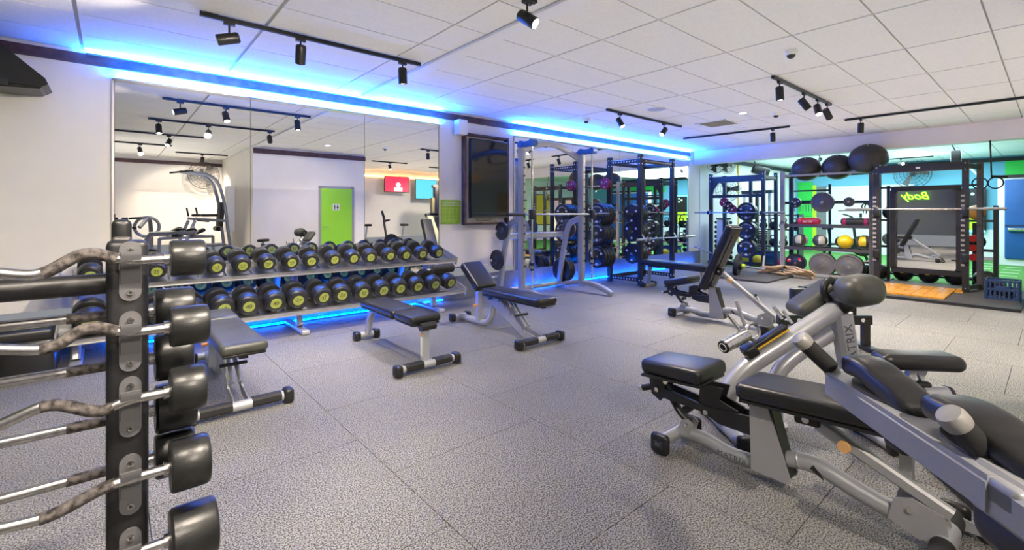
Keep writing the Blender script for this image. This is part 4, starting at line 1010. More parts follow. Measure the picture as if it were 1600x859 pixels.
for k in range(3):   # plates stored on far side post
    for z in (1.42, .95, .50):
        nmz = {1.42: 'top', .95: 'middle', .5: 'lowest'}[z]
        plate('blue lit black plate on the %s centre peg of the squat rack, %s' % (nmz, ['outer', 'middle', 'inner'][k]), (12.0 + .08 * k, 5.02 - .0, z), [.23, .23, .21][k], .07, m='rubber', holes=2 if k == 0 else False, letters=(k == 0))
for z in (1.42, .95, .5): mk('storage_peg', MB().cyl((.42, .59, z), (.75, .59, z), .025, n=12), M['chrome'], t)
mk('storage_mast', MB().box((.75, .59, 1.15), (.07, .07, 2.15)), M['black_p'], t)
for k in range(3): plate('small red and black plate hanging at the top left of the squat rack, %s' % ['front', 'middle', 'rear'][k], (11.95, 5.55 - .10 * k, 1.66 - .09 * k), .12, .04, m=['plred', 'rubber', 'plred'][k], holes=2)
# shelf bay
t = thing('storage_rack', 'tall grey storage bay with ball shelves between the two squat racks', 'storage rack', (11.70, 2.43, 0))
B = 1.66
for y in (0, B):
    for x in (0, .55):
        p = mk('post', MB().box((x, y, 1.17), (.07, .085, 2.34)), M['grey_l'] if x == 0 else M['black_p'], t)
        mk('bolt_holes', rack_holes(x, y, .3, 2.2, .037, .055), M['print_b'], p)
    mk('side_beam', MB().box((.27, y, 2.24), (.5, .05, .07)), M['black_p'], t)
    mk('side_beam', MB().box((.27, y, .12), (.5, .05, .07)), M['black_p'], t)
for x in (0, .48): mk('ball_rail', MB().tube([(x, 0, 2.235), (x, B, 2.235)], 0, w=.05, h=.05), M['grey_l'] if x == 0 else M['black_p'], t)
mk('plate_rail', MB().box((.06, B / 2, 1.62), (.05, B, .06)), M['black_p'], t)
mk('band_rail', MB().box((-.01, .30, 1.44), (.03, .55, .022)), M['grey_l'], t)
for z in (1.105, .60):
    s = mk('shelf', MB().box((.25, B / 2, z - .02), (.50, B, .012)), M['grey_l'], t)
    mk('shelf_lip', MB().box((0, B / 2, z), (.04, B - .05, .065)), M['grey_p'], s)
    mk('shelf_lip', MB().box((.5, B / 2, z), (.03, B - .05, .065)), M['black_p'], s)
mk('floor_rail', MB().box((-.10, B / 2, .05), (.05, B, .05)), M['grey_l'], t)
mk('floor_rail', MB().box((.30, B / 2, .05), (.05, B, .05)), M['grey_l'], t)
for y in (.37, .85, 1.37):
    mk('plate_peg', MB().cyl((.30, y, .28), (-.10, y, .28), .025, n=12), M['chrome'], t)
    mk('plate_peg', MB().cyl((.06, y, 1.62), (-.12, y, 1.62), .025, n=12), M['chrome'], t)
# things in it
for lab, y, z, R, x in (('black exercise ball at the left end of the storage bay top', 3.68, 2.235 + .16, .30, 11.94), ('black exercise ball in the middle of the storage bay top', 3.08, 2.235 + .16, .30, 11.94), ('largest black exercise ball at the right end of the storage bay top', 2.50, 2.235 + .27, .34, 11.74)):
    b = thing('exercise_ball', lab, 'exercise ball', (x, y, min(z, 2.72 - .0)), 0, None)
    mk('skin', MB().sphere((0, 0, -.01), R, 36, (1, 1, .90)), M['ballskin'] if 'ballskin' in M else M['vinyl_w'], b)
    rg = MB()
    for k in range(-4, 5):
        zz = k * .05; rg.torus((0, 0, zz - .01), (0, 0, 1), math.sqrt(max(.01, R * R - (zz / .9) ** 2)) + .0005, .0018, 36, 4)
    mk('grip_ridges', rg, M['vinyl'], b)
    mk('valve', MB().cyl((-R * .55, -R * .1, R * .72), (-R * .58, -R * .1, R * .76), .012, n=10), M['gball'], b)
plate('small black plate on the left peg of the storage bay', (11.63, 3.80, 1.62), .115, .05, m='rubber', hub='chrome', holes=2)
for k in range(2): plate('large grey plate on the middle peg of the storage bay, %s' % ['front', 'rear'][k], (11.62 + .05 * k, 3.28 - .0, 1.62), .215, .045, m='iron')
plate('small iron plate on the right peg of the storage bay', (11.62, 2.80, 1.62), .10, .04, m='iron')
for k, (y, lab) in enumerate(((3.80, 'black plate with red marks at the left foot of the storage bay'), (3.28, 'large grey bumper plate leaning in the middle of the bay foot'), (2.80, 'large grey bumper plate at the right of the bay foot'))):
    plate(lab, (11.62, y, .28), [.20, .25, .25][k], .07, m=['rubber', 'iron', 'iron'][k], holes=2 if k == 0 else False)
    plate('black plate behind the %s plate of the bay foot' % ['left', 'middle', 'right'][k] , (11.72, y, .28), [.19, .25, .25][k], .07, m='rubber')
for k in range(3):
    a = 2 * PI * k / 3 + .3
    props(mk('red_marker', MB().box((11.58, 3.80 + .13 * math.cos(a), .28 + .13 * math.sin(a)), (.01, .06, .045)), M['red']), 'small red grip marker on the left bay foot plate, %s' % ['upper right', 'left', 'bottom'][k], 'marker', 'red grip markers')
def med_ball(lab, x, y, z, R, c1, c2, k=0):
    b = thing('medicine_ball', lab, 'medicine ball', (x, y, z + R), .6 * k)
    mk('skin', MB().sphere((0, 0, 0), R, 28), M[c1], b)
    if c2:
        pn = MB(); n = 12; 
        for (a0, a1, e0, e1) in ((2.6, 3.5, -.5, .9), (4.2, 5.0, -.9, .7)):
            vs = []; 
            for i in range(n + 1):
                for j in range(n + 1):
                    a = a0 + (a1 - a0) * i / n; e = e0 + (e1 - e0) * j / n; r = R * 1.008
                    vs.append((r * math.cos(a) * math.cos(e), r * math.sin(a) * math.cos(e), r * math.sin(e)))
            pn.add(vs, [(i * (n + 1) + j, (i + 1) * (n + 1) + j, (i + 1) * (n + 1) + j + 1, i * (n + 1) + j + 1) for i in range(n) for j in range(n)])
        mk('panel', pn, M[c2], b)
    return b
zs = .632
med_ball('black and white medicine ball at the left of the lower shelf', 11.9, 3.78, zs, .145, 'vinyl_w', 'gball', 0)
med_ball('grey and black medicine ball second on the lower shelf', 11.9, 3.40, zs, .145, 'vinyl_w', 'gball', 1)
med_ball('plain yellow medicine ball third on the lower shelf', 11.88, 2.93, zs, .145, 'yball', None)
med_ball('black and yellow medicine ball at the right of the lower shelf', 11.88, 2.59, zs, .15, 'vinyl_w', 'yball', 0)
med_ball('black medicine ball behind the plain yellow one', 12.12, 3.05, zs, .13, 'vinyl', None)
def roll_bag(lab, y, w, m1, m2, txt=None):
    b = thing('weight_bag', lab, 'weight bag', (11.9, y, 1.205))
    mk('bag', MB().lathe((0, -w / 2, 0), (0, 1, 0), [(.04, 0), (.075, .02), (.085, .05), (.085, w - .05), (.075, w - .02), (.04, w)], 20), M[m1], b)
    for s in (-1, 1): mk('end_band', MB().lathe((0, s * w * .36 - .03, 0), (0, 1, 0), [(.086, 0), (.088, .004), (.088, .056), (.086, .06)], 20), M[m2], b)
    mk('strap', MB().tube(fil([(-.02, -.12, .08), (-.02, -.08, .10), (-.02, .08, .10), (-.02, .12, .08)], .03), 0, w=.03, h=.006), M['plast'], b)
    if txt: text('lettering', txt, .085, M['print_w'], b, (-.0885, 0, 0), (PI / 2, 0, -PI / 2), ext=.001)
roll_bag('red weight bag with white lettering on the upper shelf', 3.62, .46, 'red', 'pink', 'atrox')
roll_bag('black weight bag with magenta ends on the upper shelf', 2.75, .52, 'vinyl_w', 'pink')
for k in range(2):
    b = thing('rope_handle', 'black coiled strap hanging at the right end of the storage bay, %s' % ['front', 'rear'][k], 'strap', (11.62, 2.52 - .05 * k, 1.52))
    mk('loop', MB().torus((0, 0, 0), (1, .2, 0), .06, .012, 20, 6), M['plast'], b); mk('tail', MB().cyl((0, .03, -.05), (0, .04, -.14), .01, n=8), M['plast'], b)
# third rack with framed mirror and platform
H = 2.30
t = rack('black squat rack on the oak platform at the right', (11.12, 1.01, 0), [(0, 0), (0, 1.22)], H,
     [((0, 0, H - .09), (0, 1.22, H - .09), (.06, .14))], w=.085, hm='chrome')
for x, y, mm in ((.62, -.13, 'grey_p'), (.50, 1.40, 'grey_p')):
    p = mk('rear_post', MB().box((x, y, H / 2), (.075, .085, H)), M[mm], t)
    mk('bolt_holes', rack_holes(x, y, .3, 2.1, .039, .055), M['print_b'], p)
    mk('side_beam', MB().tube([(0, 0 if y < 1 else 1.22, H - .09), (x, y, H - .09)], 0, w=.05, h=.09), M['black_p'], t)
    mk('side_beam', MB().tube([(0, 0 if y < 1 else 1.22, .10), (x, y, .10)], 0, w=.05, h=.07), M['black_p'], t)
tooth = MB().box((0, 0, 0), (.045, .05, .035)).mesh('rack_tooth', M['grey_l'])
for y in (0, 1.22):
    for k in range(15): mk('rack_tooth', tooth, None, t, (-.035, y + .03, .50 + k * .085))
    mk('bar_hook', MB().rbox((-.07, y, 1.42), (.07, .09, .18), .015, n=2), M['plast'], t)
    mk('spotter_bracket', MB().rbox((-.06, y, .62), (.08, .10, .16), .02, n=2), M['plast'], t)
mk('bumper_label', MB().box((-.032, .62, H - .09), (.002, .06, .03)), M['print_w'], t)
barbell_o('bronze tinted olympic bar across the right squat rack', (11.03, .52), (11.03, 2.72), 1.462)
# framed mirror on the uprights behind
t = thing('framed_mirror', 'black framed standing mirror behind the right squat rack', 'mirror', (11.86, 1.18, 0))
z0, z1, ww = .30, 1.84, .92
fr = MB().box((0, ww / 2, z1 + .03), (.05, ww + .10, .09)).box((0, ww / 2, z0 - .03), (.05, ww + .10, .10)).box((0, -.02, (z0 + z1) / 2), (.05, .09, z1 - z0)).box((0, ww + .02, (z0 + z1) / 2), (.05, .09, z1 - z0))
mk('frame', fr, M['black_p'], t, (0, 0, 0))
mk('mirror_panel', MB().box((0, ww / 2, (z0 + z1) / 2), (.012, ww, z1 - z0)), M['mirror'], t)
for cy_, sy_ in ((.025, 1), (ww - .025, -1)):
    for cz_, sz_ in ((z0, 1), (z1 - .01, -1)):
        mk('corner_fillet', MB().prism([(cy_, cz_)] + [(cy_ + sy_ * (.07 - .07 * math.sin(k * PI / 12)), cz_ + sz_ * (.07 - .07 * math.cos(k * PI / 12))) for k in range(7)], 'x', -.024, .0), M['black_p'], t)
for y in (-.10, ww + .10): mk('stand', MB().box((.03, y, (z1 + .1) / 2), (.05, .05, z1 + .1)), M['black_p'], t)
for y in (-.10, ww + .10): mk('stand_foot', MB().box((.10, y, .03), (.5, .06, .05)), M['black_p'], t)
mk('top_rail', MB().box((.03, ww / 2, 1.90), (.04, 1.55, .035)), M['black_p'], t)
# platforms
t = thing('lifting_platform', 'dark rubber platform with golden oak centre under the right rack', 'platform', (9.66, .36, 0))
mk('rubber_mat', MB().prism([(0, 0), (2.4, -.02), (2.4, 2.7), (0, 2.7)], 'z', 0, .035), M['matb'], t)
mk('edge_frame', MB().box((-.02, 1.35, .022), (.05, 2.78, .044)).box((1.2, -.02, .022), (2.44, .05, .044)), M['black_p'], t)
pl = .0
for k in range(8):
    y0 = .78 + k * .14
    mk('oak_board', MB().box((.95, y0 + .07, .045), (1.40, .136, .022)), M['wood'], t)
mk('oak_board', MB().box((1.5, .72, .045), (.5, .10, .022)), M['wood'], t)
t = thing('rubber_mat', 'black rubber mat in front of the left squat rack', 'mat', (9.75, 3.66, 0))
mk('mat', MB().rbox((.75, .62, .02), (1.45, 1.15, .04), .008, n=1), M['matb'], t)
t = thing('landmine_bar', 'loaded bar leaning on the floor by the left squat rack, lime collar', 'barbell', (10.35, 4.52, .0))
mk('shaft', MB().cyl((-.10, .95, .62), (.05, -.1, .24), .0145, n=10), M['steel'], t)
mk('sleeve', MB().cyl((.05, -.1, .24), (.10, -.52, .20), .024, n=12), M['chrome'], t)
mk('plate_disc', MB().cyl((.02, .05, .26), (.035, -.03, .25), .235, n=32), M['rubber'], t)
mk('plate_disc', MB().cyl((.037, -.035, .25), (.045, -.08, .245), .10, n=24), M['rubber'], t)
mk('collar', MB().cyl((.045, -.08, .245), (.055, -.14, .24), .045, n=14), M['lime'], t)
t = thing('battle_rope', 'coiled tan battle rope heaped on the floor before the storage bay', 'rope', (11.1, 3.85, 0))
rp = MB()
for k in range(5):
    pts = []
    for i in range(25):
        a = i / 24; pts.append((.12 * math.sin(a * 9 + k) , -.55 + 1.05 * a, .03 + .035 * k + .05 * math.sin(PI * a) + .008 * math.sin(i)))
    rp.tube(pts, .024, 8)
mk('coil', rp, M['jump'], t); mk('binding', MB().torus((0, 0, .12), (0, 1, 0), .11, .02, 16, 6), M['foam'], t)
# milk crate at the right edge
t = thing('crate', 'navy blue plastic crate full of cords beside the right squat rack', 'crate', (10.75, .55, .04))
cw, cd, chh = .36, .36, .30
cb = MB()
for z in (.012, chh - .015, chh * .5):
    for y in (-cd / 2, cd / 2): cb.box((0, y, z), (cw, .014, .03))
    for x in (-cw / 2, cw / 2): cb.box((x, 0, z), (.014, cd, .03))
for k in range(8):
    f = -cd / 2 + cd * k / 7
    for x in (-cw / 2, cw / 2): cb.box((x, f, chh / 2), (.012, .02 if 0 < k < 7 else .035, chh))
    for y in (-cd / 2, cd / 2): cb.box((f, y, chh / 2), (.02 if 0 < k < 7 else .035, .012, chh))
mk('lattice', cb, M['crate'], t); mk('base', MB().box((0, 0, .01), (cw, cd, .015)), M['crate'], t)
mk('name_plate', MB().box((-cw / 2 - .008, 0, .17), (.006, .13, .08)), M['crate'], t)
o = props(mk('cord_tangle', (lambda m: [m.torus((random.uniform(-.09, .09), random.uniform(-.09, .09), random.uniform(.05, .24)), (random.uniform(-1, 1), random.uniform(-1, 1), random.uniform(-1, 1)), random.uniform(.04, .07), .008, 14, 5) for _ in range(22)] and m)(MB()), M['plast'], None, (10.75, .55, .04)), 'tangle of black cords filling the navy crate', 'cord', None, 'stuff')
# ------------------------------------------------------------------ turf zone beyond the racks
def wallpanel(name, x, y0, y1, z0, z1, m, th=.03):
    o = struct(name, MB().box((x, (y0 + y1) / 2, (z0 + z1) / 2), (th, abs(y1 - y0), z1 - z0)), m); return o
wallpanel('trim_8', X1 - .02, 5.80, 6.28, 0, 2.52, M['green2'])
wallpanel('trim_9', X1 - .02, 5.68, 5.80, 0, 2.40, M['lime'])
wallpanel('trim_10', X1 - .02, 5.36, 5.66, 0, 2.34, M['skirt'])
wallpanel('trim_11', X1 - .03, 2.95, 5.36, .0, 2.32, M['pale'], .05)
wallpanel('trim_12', X1 - .02, -.5, 2.2, .1, .9, M['pale'])
wallpanel('trim_13', X1 - .02, -1.0, .95, 2.35, 2.88, M['green2'])
struct('trim_14', MB().box((15.9, WY - .008, 1.3), (7.2, .016, 2.6)), M['pale'])
struct('trim_15', MB().box((14.65, WY - .02, 1.45), (.04, .04, 2.9)), M['yel'])
t = thing('crash_board', 'large royal blue padded board with rounded corner at the right edge', 'board', (18.2, .95, 0))
mk('frame', MB().rbox((.04, -1.1, 1.16), (.06, 2.36, 2.36), .028, n=3), M['pale'], t)
mk('panel', MB().rbox((-.01, -1.14, 1.22), (.08, 2.18, 2.12), .039, n=3), M['bluemat'], t)
mk('top_cap', MB().box((0, -1.1, 2.37), (.10, 2.4, .07)), M['black_p'], t)
mk('seam', MB().box((-.052, -1.14, 1.05), (.004, 2.16, .05)), M['crate'], t)
mk('handle', MB().cyl((-.10, -.12, .95), (-.10, -.55, .95), .05, n=14), M['chrome'], t)
mk('handle_stub', MB().cyl((-.05, -.18, .95), (-.10, -.18, .95), .03, n=10), M['plast'], t)
def fan(label, loc, rz, R=.38, m='black_m', tilt=0):
    t = thing('wall_fan', label, 'fan', loc, rz)   # faces local -y
    cg = MB()
    for k in range(6): cg.torus((0, -.08 + (0 if k < 5 else .12), 0), (0, 1, 0), R * [.25, .45, .65, .85, 1, 1][k], .005, 32, 5)
    for k in range(20):
        a = 2 * PI * k / 20
        p = fil([(0, -.13, 0), (R * .7 * math.cos(a), -.12, R * .7 * math.sin(a)), (R * math.cos(a), -.06, R * math.sin(a)), (R * math.cos(a), .04, R * math.sin(a)), (R * .2 * math.cos(a), .10, R * .2 * math.sin(a))], .06, 2)
        cg.tube(p, .003, 4)
    mk('guard', cg, M[m], t)
    bl = MB()
    for k in range(3):
        a = 2 * PI * k / 3; d = V(math.cos(a), 0, math.sin(a)); s = V(-math.sin(a), 0, math.cos(a))
        bl.add([d * .04 + s * .03, d * R * .85 + s * .11 + V(0, -.03, 0), d * R * .88 - s * .06 + V(0, .03, 0), d * .04 - s * .03, d * .04 + s * .03 + V(0, .006, 0), d * R * .85 + s * .11 + V(0, -.024, 0), d * R * .88 - s * .06 + V(0, .036, 0), d * .04 - s * .03 + V(0, .006, 0)],
               [(0, 1, 2, 3), (7, 6, 5, 4), (0, 4, 5, 1), (1, 5, 6, 2), (2, 6, 7, 3), (3, 7, 4, 0)])
    mk('blades', bl, M['grey_p'], t)
    mk('motor', MB().lathe((0, -.05, 0), (0, 1, 0), [(.05, 0), (.07, .03), (.07, .20), (.04, .24)], 18), M['plast'], t)
    mk('arm', MB().tube(fil([(0, .18, 0), (0, .28, .0), (0, .34, .14), (0, .42, .16)], .05), .02, 8), M['plast'], t)
    mk('wall_plate', MB().box((0, .43, .16), (.10, .02, .14)), M['plast'], t)
    return t
fan('black caged wall fan on the far blue wall behind the right rack', (X1 - .46, 2.93, 2.62), -PI / 2, .46)
fan('round caged fan on the pale wall left of the squat rack', (13.0, WY - .46, 2.05), -.9, .33)
fan('big black fan under the bulkhead, left of the squat rack', (12.55, 6.05, 2.72), -.6, .24)
fan('second big black fan under the bulkhead, blades edge on', (12.95, 5.94, 2.74), -.2, .26)
fan('large caged fan on the rear alcove wall', (2.1, YB + .46, 2.52), PI, .40)
for lab, x, y, z in (('black angled speaker hanging left of the exercise balls', 14.2, 5.55, 2.60),):
    t = thing('hung_speaker', lab, 'speaker', (x, y, z), .5)
    mk('cabinet', MB().rbox((0, 0, 0), (.30, .46, .24), .05, R3('X', .3), 3), M['plast'], t); mk('bracket', MB().tube([(0, .1, .1), (0, .2, .44)], .015, 8), M['plast'], t)
# vertical dumbbell tree
def tree(label, x, y, n=8, H=1.15):
    t = thing('dumbbell_tree', label, 'dumbbell tree', (x, y, 0), -.55)
    mk('column', MB().rbox((0, 0, H / 2 + .05), (.22, .30, H), .02, n=2), M['pale'], t)
    mk('base', MB().box((0, 0, .03), (.5, .7, .06)), M['plast'], t)
    mk('top_cap', MB().box((0, 0, H + .08), (.24, .32, .05)), M['plast'], t)
    mk('hook', MB().torus((0, 0, H + .14), (1, 0, 0), .07, .008, 14, 5, 0, PI), M['steel'], t)
    for s in (-1, 1):
        mk('cradle', MB().box((0, s * .17, H / 2 + .08), (.05, .03, H - .1)), M['grey_l'], t)
        for k in range(n):
            z = .20 + k * (H - .22) / (n - 1)
            c = math.cos(.55); si = math.sin(.55)
            lx, ly = 0, s * .24
            X_, Y_ = x + c * lx + si * ly, y - si * lx + c * ly
            d = thing('small_dumbbell', 'small black hand weight on the %s side of the tree, %s level' % ('left' if s > 0 else 'right', ['first', 'second', 'third', 'fourth', 'fifth', 'sixth', 'seventh', 'eighth'][k]), 'dumbbell', (X_, Y_, z), -.55, 'hand weights on the dumbbell tree')
            R = .062 - .003 * k
            for q in (-1, 1): mk('head', MB().lathe((q * .03, 0, 0), (q, 0, 0), [(R * .5, 0), (R, .01), (R, .05), (R * .6, .065)], 10), M['rubber'], d)
            mk('handle', MB().cyl((-.05, 0, 0), (.05, 0, 0), .014, n=8), M['chrome'], d)
tree('pale blue column tree of small dumbbells under the wall fan', 12.75, 5.95)
# low bench, boxes, kettlebells, bags beyond the left squat rack
t = thing('kettlebell_shelf', 'low blue lit shelf of kettlebells behind the squat rack', 'shelf', (13.5, 4.3, 0))
for y in (0, 1.3): mk('upright', MB().box((0, y, .68), (.35, .04, 1.36)), M['grey_p'], t)
for z in (.08, .50, .95, 1.33): mk('shelf', MB().box((0, .65, z), (.38, 1.26, .03)), M['grey_p'], t)
kb = None
for r, z in enumerate((.515, .965)):
    for k in range(5):
        lab = 'black kettlebell on the %s shelf, %s' % (['middle', 'upper'][r], ['right end', 'second from right', 'centre', 'second from left', 'left end'][k])
        if kb is None:
            kb = thing('kettlebell', lab, 'kettlebell', (13.45, 4.43 + k * .25, z), 0, 'kettlebells behind the squat rack')
            mk('body', MB().lathe((0, 0, 0), (0, 0, 1), [(.05, 0), (.09, .03), (.105, .09), (.09, .15), (.05, .185), (.02, .19)], 18), M['rubber'], kb)
            mk('handle', MB().tube(fil([(0, -.05, .16), (0, -.075, .27), (0, .075, .27), (0, .05, .16)], .05, 5), .016, 8), M['iron'], kb)
        else: dup(kb, None, (13.45, 4.43 + k * .25, z), 0, lab)
for k, (c, lab) in enumerate((('yball', 'yellow floor ball at the left of the low row'), ('yball', 'second yellow floor ball partly behind the plate'), ('pink', 'pink floor ball behind the squat rack foot'), ('pink', 'second pink floor ball at right of the low row'))):
    med_ball(lab, 12.75, [5.35, 5.05, 4.40, 4.16][k], .0, [.17, .15, .15, .15][k], c, None)
t = thing('storage_box', 'blue plastic tub on the floor behind the squat rack', 'tub', (12.95, 5.0, 0)); mk('body', MB().rbox((0, 0, .22), (.3, .8, .3), .05, n=2), M['bluemat'], t); mk('lid', MB().rbox((0, 0, .385), (.32, .82, .04), .015, n=1), M['crate'], t)
# cable tower behind left squat rack
t = thing('cable_machine', 'grey cable tower behind the left squat rack plates', 'cable machine', (14.4, 5.72, 0))
for y in (-.35, .0, .35): mk('column', MB().box((0, y, 1.0), (.10, .07, 2.0)), M['alu'] if y else M['black_p'], t)
mk('header', MB().box((0, 0, 2.0), (.14, .85, .10)), M['black_p'], t)
for k in range(12): mk('weight_slab', MB().box((0, -.17, .25 + k * .055), (.12, .24, .045)), M['plast'], t)
mk('base', MB().box((0, 0, .05), (.6, .9, .08)), M['black_p'], t)
t = thing('bar_holder', 'black wall rail with short hanging bars right of the squat rack', 'rail', (13.4, 4.05, 1.95))
mk('rail', MB().box((0, 0, 0), (.04, .9, .04)), M['black_p'], t)
mk('rail', MB().box((0, 0, -.26), (.04, .9, .04)), M['black_p'], t)
for y in (-.42, .42): mk('post', MB().box((.04, y, -.9), (.05, .05, 2.1)), M['black_p'], t)
for k in range(12): mk('hanging_bar', MB().cyl((0, -.36 + k * .065, -.28), (0, -.36 + k * .065, -.52), .008, n=6), M['steel'], t)
# spin bike seen through the storage bay
t = thing('air_bike', 'black air bike seen through the storage bay against the white board', 'exercise bike', (15.6, 3.9, 0), .3)
mk('frame', MB().tube(fil([(0, -.55, .10), (0, -.35, .55), (0, .35, .50), (0, .5, .10)], .1), .035, 8), M['black_p'], t)
mk('fan_cage', MB().torus((0, -.45, .48), (1, 0, 0), .26, .03, 24, 6).cyl((-.05, -.45, .48), (.05, -.45, .48), .25, n=24), M['black_p'], t)
for s in (-1, 1): mk('handle', MB().tube(fil([(s * .22, -.30, .45), (s * .24, -.22, 1.28), (s * .24, .0, 1.36)], .08), .018, 8), M['black_p'], t)
mk('seat_post', MB().cyl((0, .28, .5), (0, .34, .92), .025, n=10), M['black_p'], t); mk('seat', MB().rbox((0, .36, .95), (.22, .28, .07), .03, n=3), M['vinyl'], t)
mk('console', MB().box((0, -.40, 1.30), (.2, .05, .16)), M['plast'], t); mk('foot', MB().box((0, -.55, .05), (.5, .07, .06)).box((0, .5, .05), (.5, .07, .06)), M['black_p'], t)
# racks of balls behind the framed mirror
t = thing('ball_rack', 'low black rack of slam balls behind the framed mirror', 'ball rack', (12.60, .85, 0))
for z in (.12, .68, 1.24):
    for x in (-.12, .12): mk('rail', MB().box((x, 1.3, z), (.04, 2.9, .04)) if 0 else MB().box((x, .78, z), (.04, 1.8, .04)), M['black_p'], t)
for y in (-.12, 1.66): mk('upright', MB().box((0, y, .78), (.30, .06, 1.5)), M['black_p'], t)
lb = [('black slam ball with gold emblem', 'vinyl'), ('second black slam ball with gold emblem', 'vinyl'), ('third black slam ball, plain', 'vinyl'), ('fourth black slam ball, plain', 'vinyl'), ('fifth black slam ball by the upright', 'vinyl')]
for k in range(6):
    b = med_ball('black slam ball on the bottom rail, %s' % ['rightmost', 'second from the right', 'third from the right', 'fourth from the right', 'fifth from the right', 'leftmost'][k], 12.28, .86 + .39 * k, .0, .165, 'vinyl', None)
    if k in (2, 3):
        mk('emblem', MB().torus((-.155, .0, .06), (1, 0, -.4), .045, .008, 18, 6).torus((-.155, .0, .06), (1, 0, -.4), .018, .008, 12, 5), M['yel'], b)
for k, (c, z, y) in enumerate((('orange', 1.26, 1.00), ('vinyl', .70, 1.00), ('vinyl', .70, 1.36), ('vinyl', 1.26, 1.37), ('vinyl', 1.26, 2.30), ('gball', .70, 2.30))):
    med_ball(['orange ball on the top rail at the right', 'black ball on the middle rail at the right', 'second black ball on the middle rail', 'black ball beside the orange ball', 'black ball on the top rail at the left', 'grey ball on the middle rail at the left'][k], 12.60, y, z, .14, c, None)
t = thing('sandbag', 'black sandbag lying on the turf left of the slam balls', 'sandbag', (13.1, 2.75, 0)); mk('bag', MB().rbox((0, 0, .12), (.3, .5, .22), .1, n=4), M['vinyl'], t); mk('strap', MB().tube(fil([(-.1, -.15, .2), (-.1, -.1, .28), (-.1, .1, .28), (-.1, .15, .2)], .05), .012, 6), M['pink'], t)
t = thing('dumbbell_stack', 'red hexagon dumbbells stacked right of the framed mirror', 'dumbbell', (12.5, 1.02, 0), 0)
mk('post', MB().box((.1, 0, .6), (.06, .06, 1.2)), M['black_p'], t)
for k in range(3):
    z = .55 + k * .18
    mk('head', MB().cyl((-.16, -.0, z), (-.08, .0, z), .07, n=6), M['red'], t); mk('head', MB().cyl((.0, 0, z), (.08, 0, z), .07, n=6), M['red'], t); mk('handle', MB().cyl((-.08, 0, z), (0, 0, z), .016, n=8), M['chrome'], t)
t = thing('light_panel', 'cyan edged light box on the far wall right of the framed mirror', 'light box', (X1 - .10, 1.75, .0))
mk('back', MB().box((0, 0, 1.5), (.04, .85, 1.25)), M['plast'], t)
cy = mat('cyan_tube', (0, 0, 0), .5, emit=(.15, .75, 1), es=3)
mk('tube', MB().tube([(-.05, .42, .85), (-.05, .42, 2.15)], .03, 8), cy, t); mk('tube', MB().tube([(-.05, .42, 2.15), (-.05, -.4, 2.15)], .03, 8), cy, t); mk('tube', MB().tube([(-.05, .42, .85), (-.05, -.4, .85)], .03, 8), cy, t)
mk('lower_panel', MB().box((-.03, 0, 1.15), (.02, .75, .55)), M['lime'], t)
for k, (y, z) in enumerate(((.1, 1.95), (-.02, 2.02), (-.14, 1.95), (-.02, 1.88))): mk('dot', MB().cyl((-.045, y, z), (-.025, y, z), .045, n=10), M['print_w'], t)
t = thing('suspension_trainer', 'black suspension straps looped over the right rack post', 'straps', (11.95, .80, 2.05))
for s in (-1, 1): mk('loop', MB().torus((0, s * .10, -.12), (1, .2 * s, 0), .10, .012, 20, 5), M['plast'], t)
mk('strap', MB().tube([(0, -.05, -.05), (.1, -.02, .85)], .012, 6), M['plast'], t); mk('handle', MB().cyl((0, -.25, -.02), (0, -.05, .0), .02, n=8), M['plast'], t)
t = thing('ceiling_projector', 'black box on a drop arm under the turf zone ceiling', 'projector', (14.3, 1.45, 2.65))
mk('body', MB().rbox((0, 0, 0), (.2, .16, .26), .02, n=2), M['plast'], t); mk('arm', MB().tube([(0, 0, .1), (-.05, .1, .36)], .014, 8), M['plast'], t); mk('strap', MB().tube([(-.02, -.1, -.1), (.0, -.35, -.45)], .02, 6), M['white'], t)
# low perforated stand behind the back extension bench
t = thing('plate_stand', 'low black perforated stand on the floor behind the back extension bench', 'stand', (5.55, 1.55, 0), -.72)
mk('rail', MB().box((.0, 0, .30), (.95, .05, .09)), M['black_p'], t)
hm = MB()
for k in range(7): hm.cyl((-.40 + k * .13, -.028, .30), (-.40 + k * .13, -.024, .30), .020, n=10)
mk('rail_holes', hm, M['pale'], t)
for x in (-.42, .42): mk('leg', MB().box((x, 0, .15), (.06, .06, .30)), M['black_p'], t); mk('leg_foot', MB().box((x, 0, .02), (.10, .30, .04)), M['plast'], t)
mk('bracket', MB().rbox((-.10, .10, .43), (.14, .16, .16), .02, n=2), M['grey_p'], t); mk('upper_bar', MB().box((.05, .12, .55), (.50, .05, .05)), M['black_p'], t)
mk('post', MB().box((.36, .10, .46), (.05, .05, .34)), M['black_p'], t); mk('roller', MB().cyl((.24, .10, .50), (.48, .10, .50), .04, n=14), M['foam'], t)
mk('rear_post', MB().rbox((-.20, .10, .50), (.16, .10, .22), .02, n=2), M['black_p'], t)
# black step at the wall left of the dumbbell rack
t = thing('step_platform', 'black plastic step box against the wall behind the barbell rack', 'step platform', (-.95, 5.75, 0))
mk('deck', MB().rbox((0, 0, .38), (1.15, .48, .10), .03, n=2), M['plast'], t); mk('deck_top', MB().rbox((.05, 0, .435), (1.0, .40, .012), .004, n=1), M['rubber'], t)
for x in (-.4, .42): mk('riser', MB().rbox((x, 0, .18), (.34, .50, .34), .05, n=2), M['plast'], t)
mk('handle_block', MB().rbox((.28, -.12, .47), (.22, .14, .06), .02, n=2), M['iron'], t)
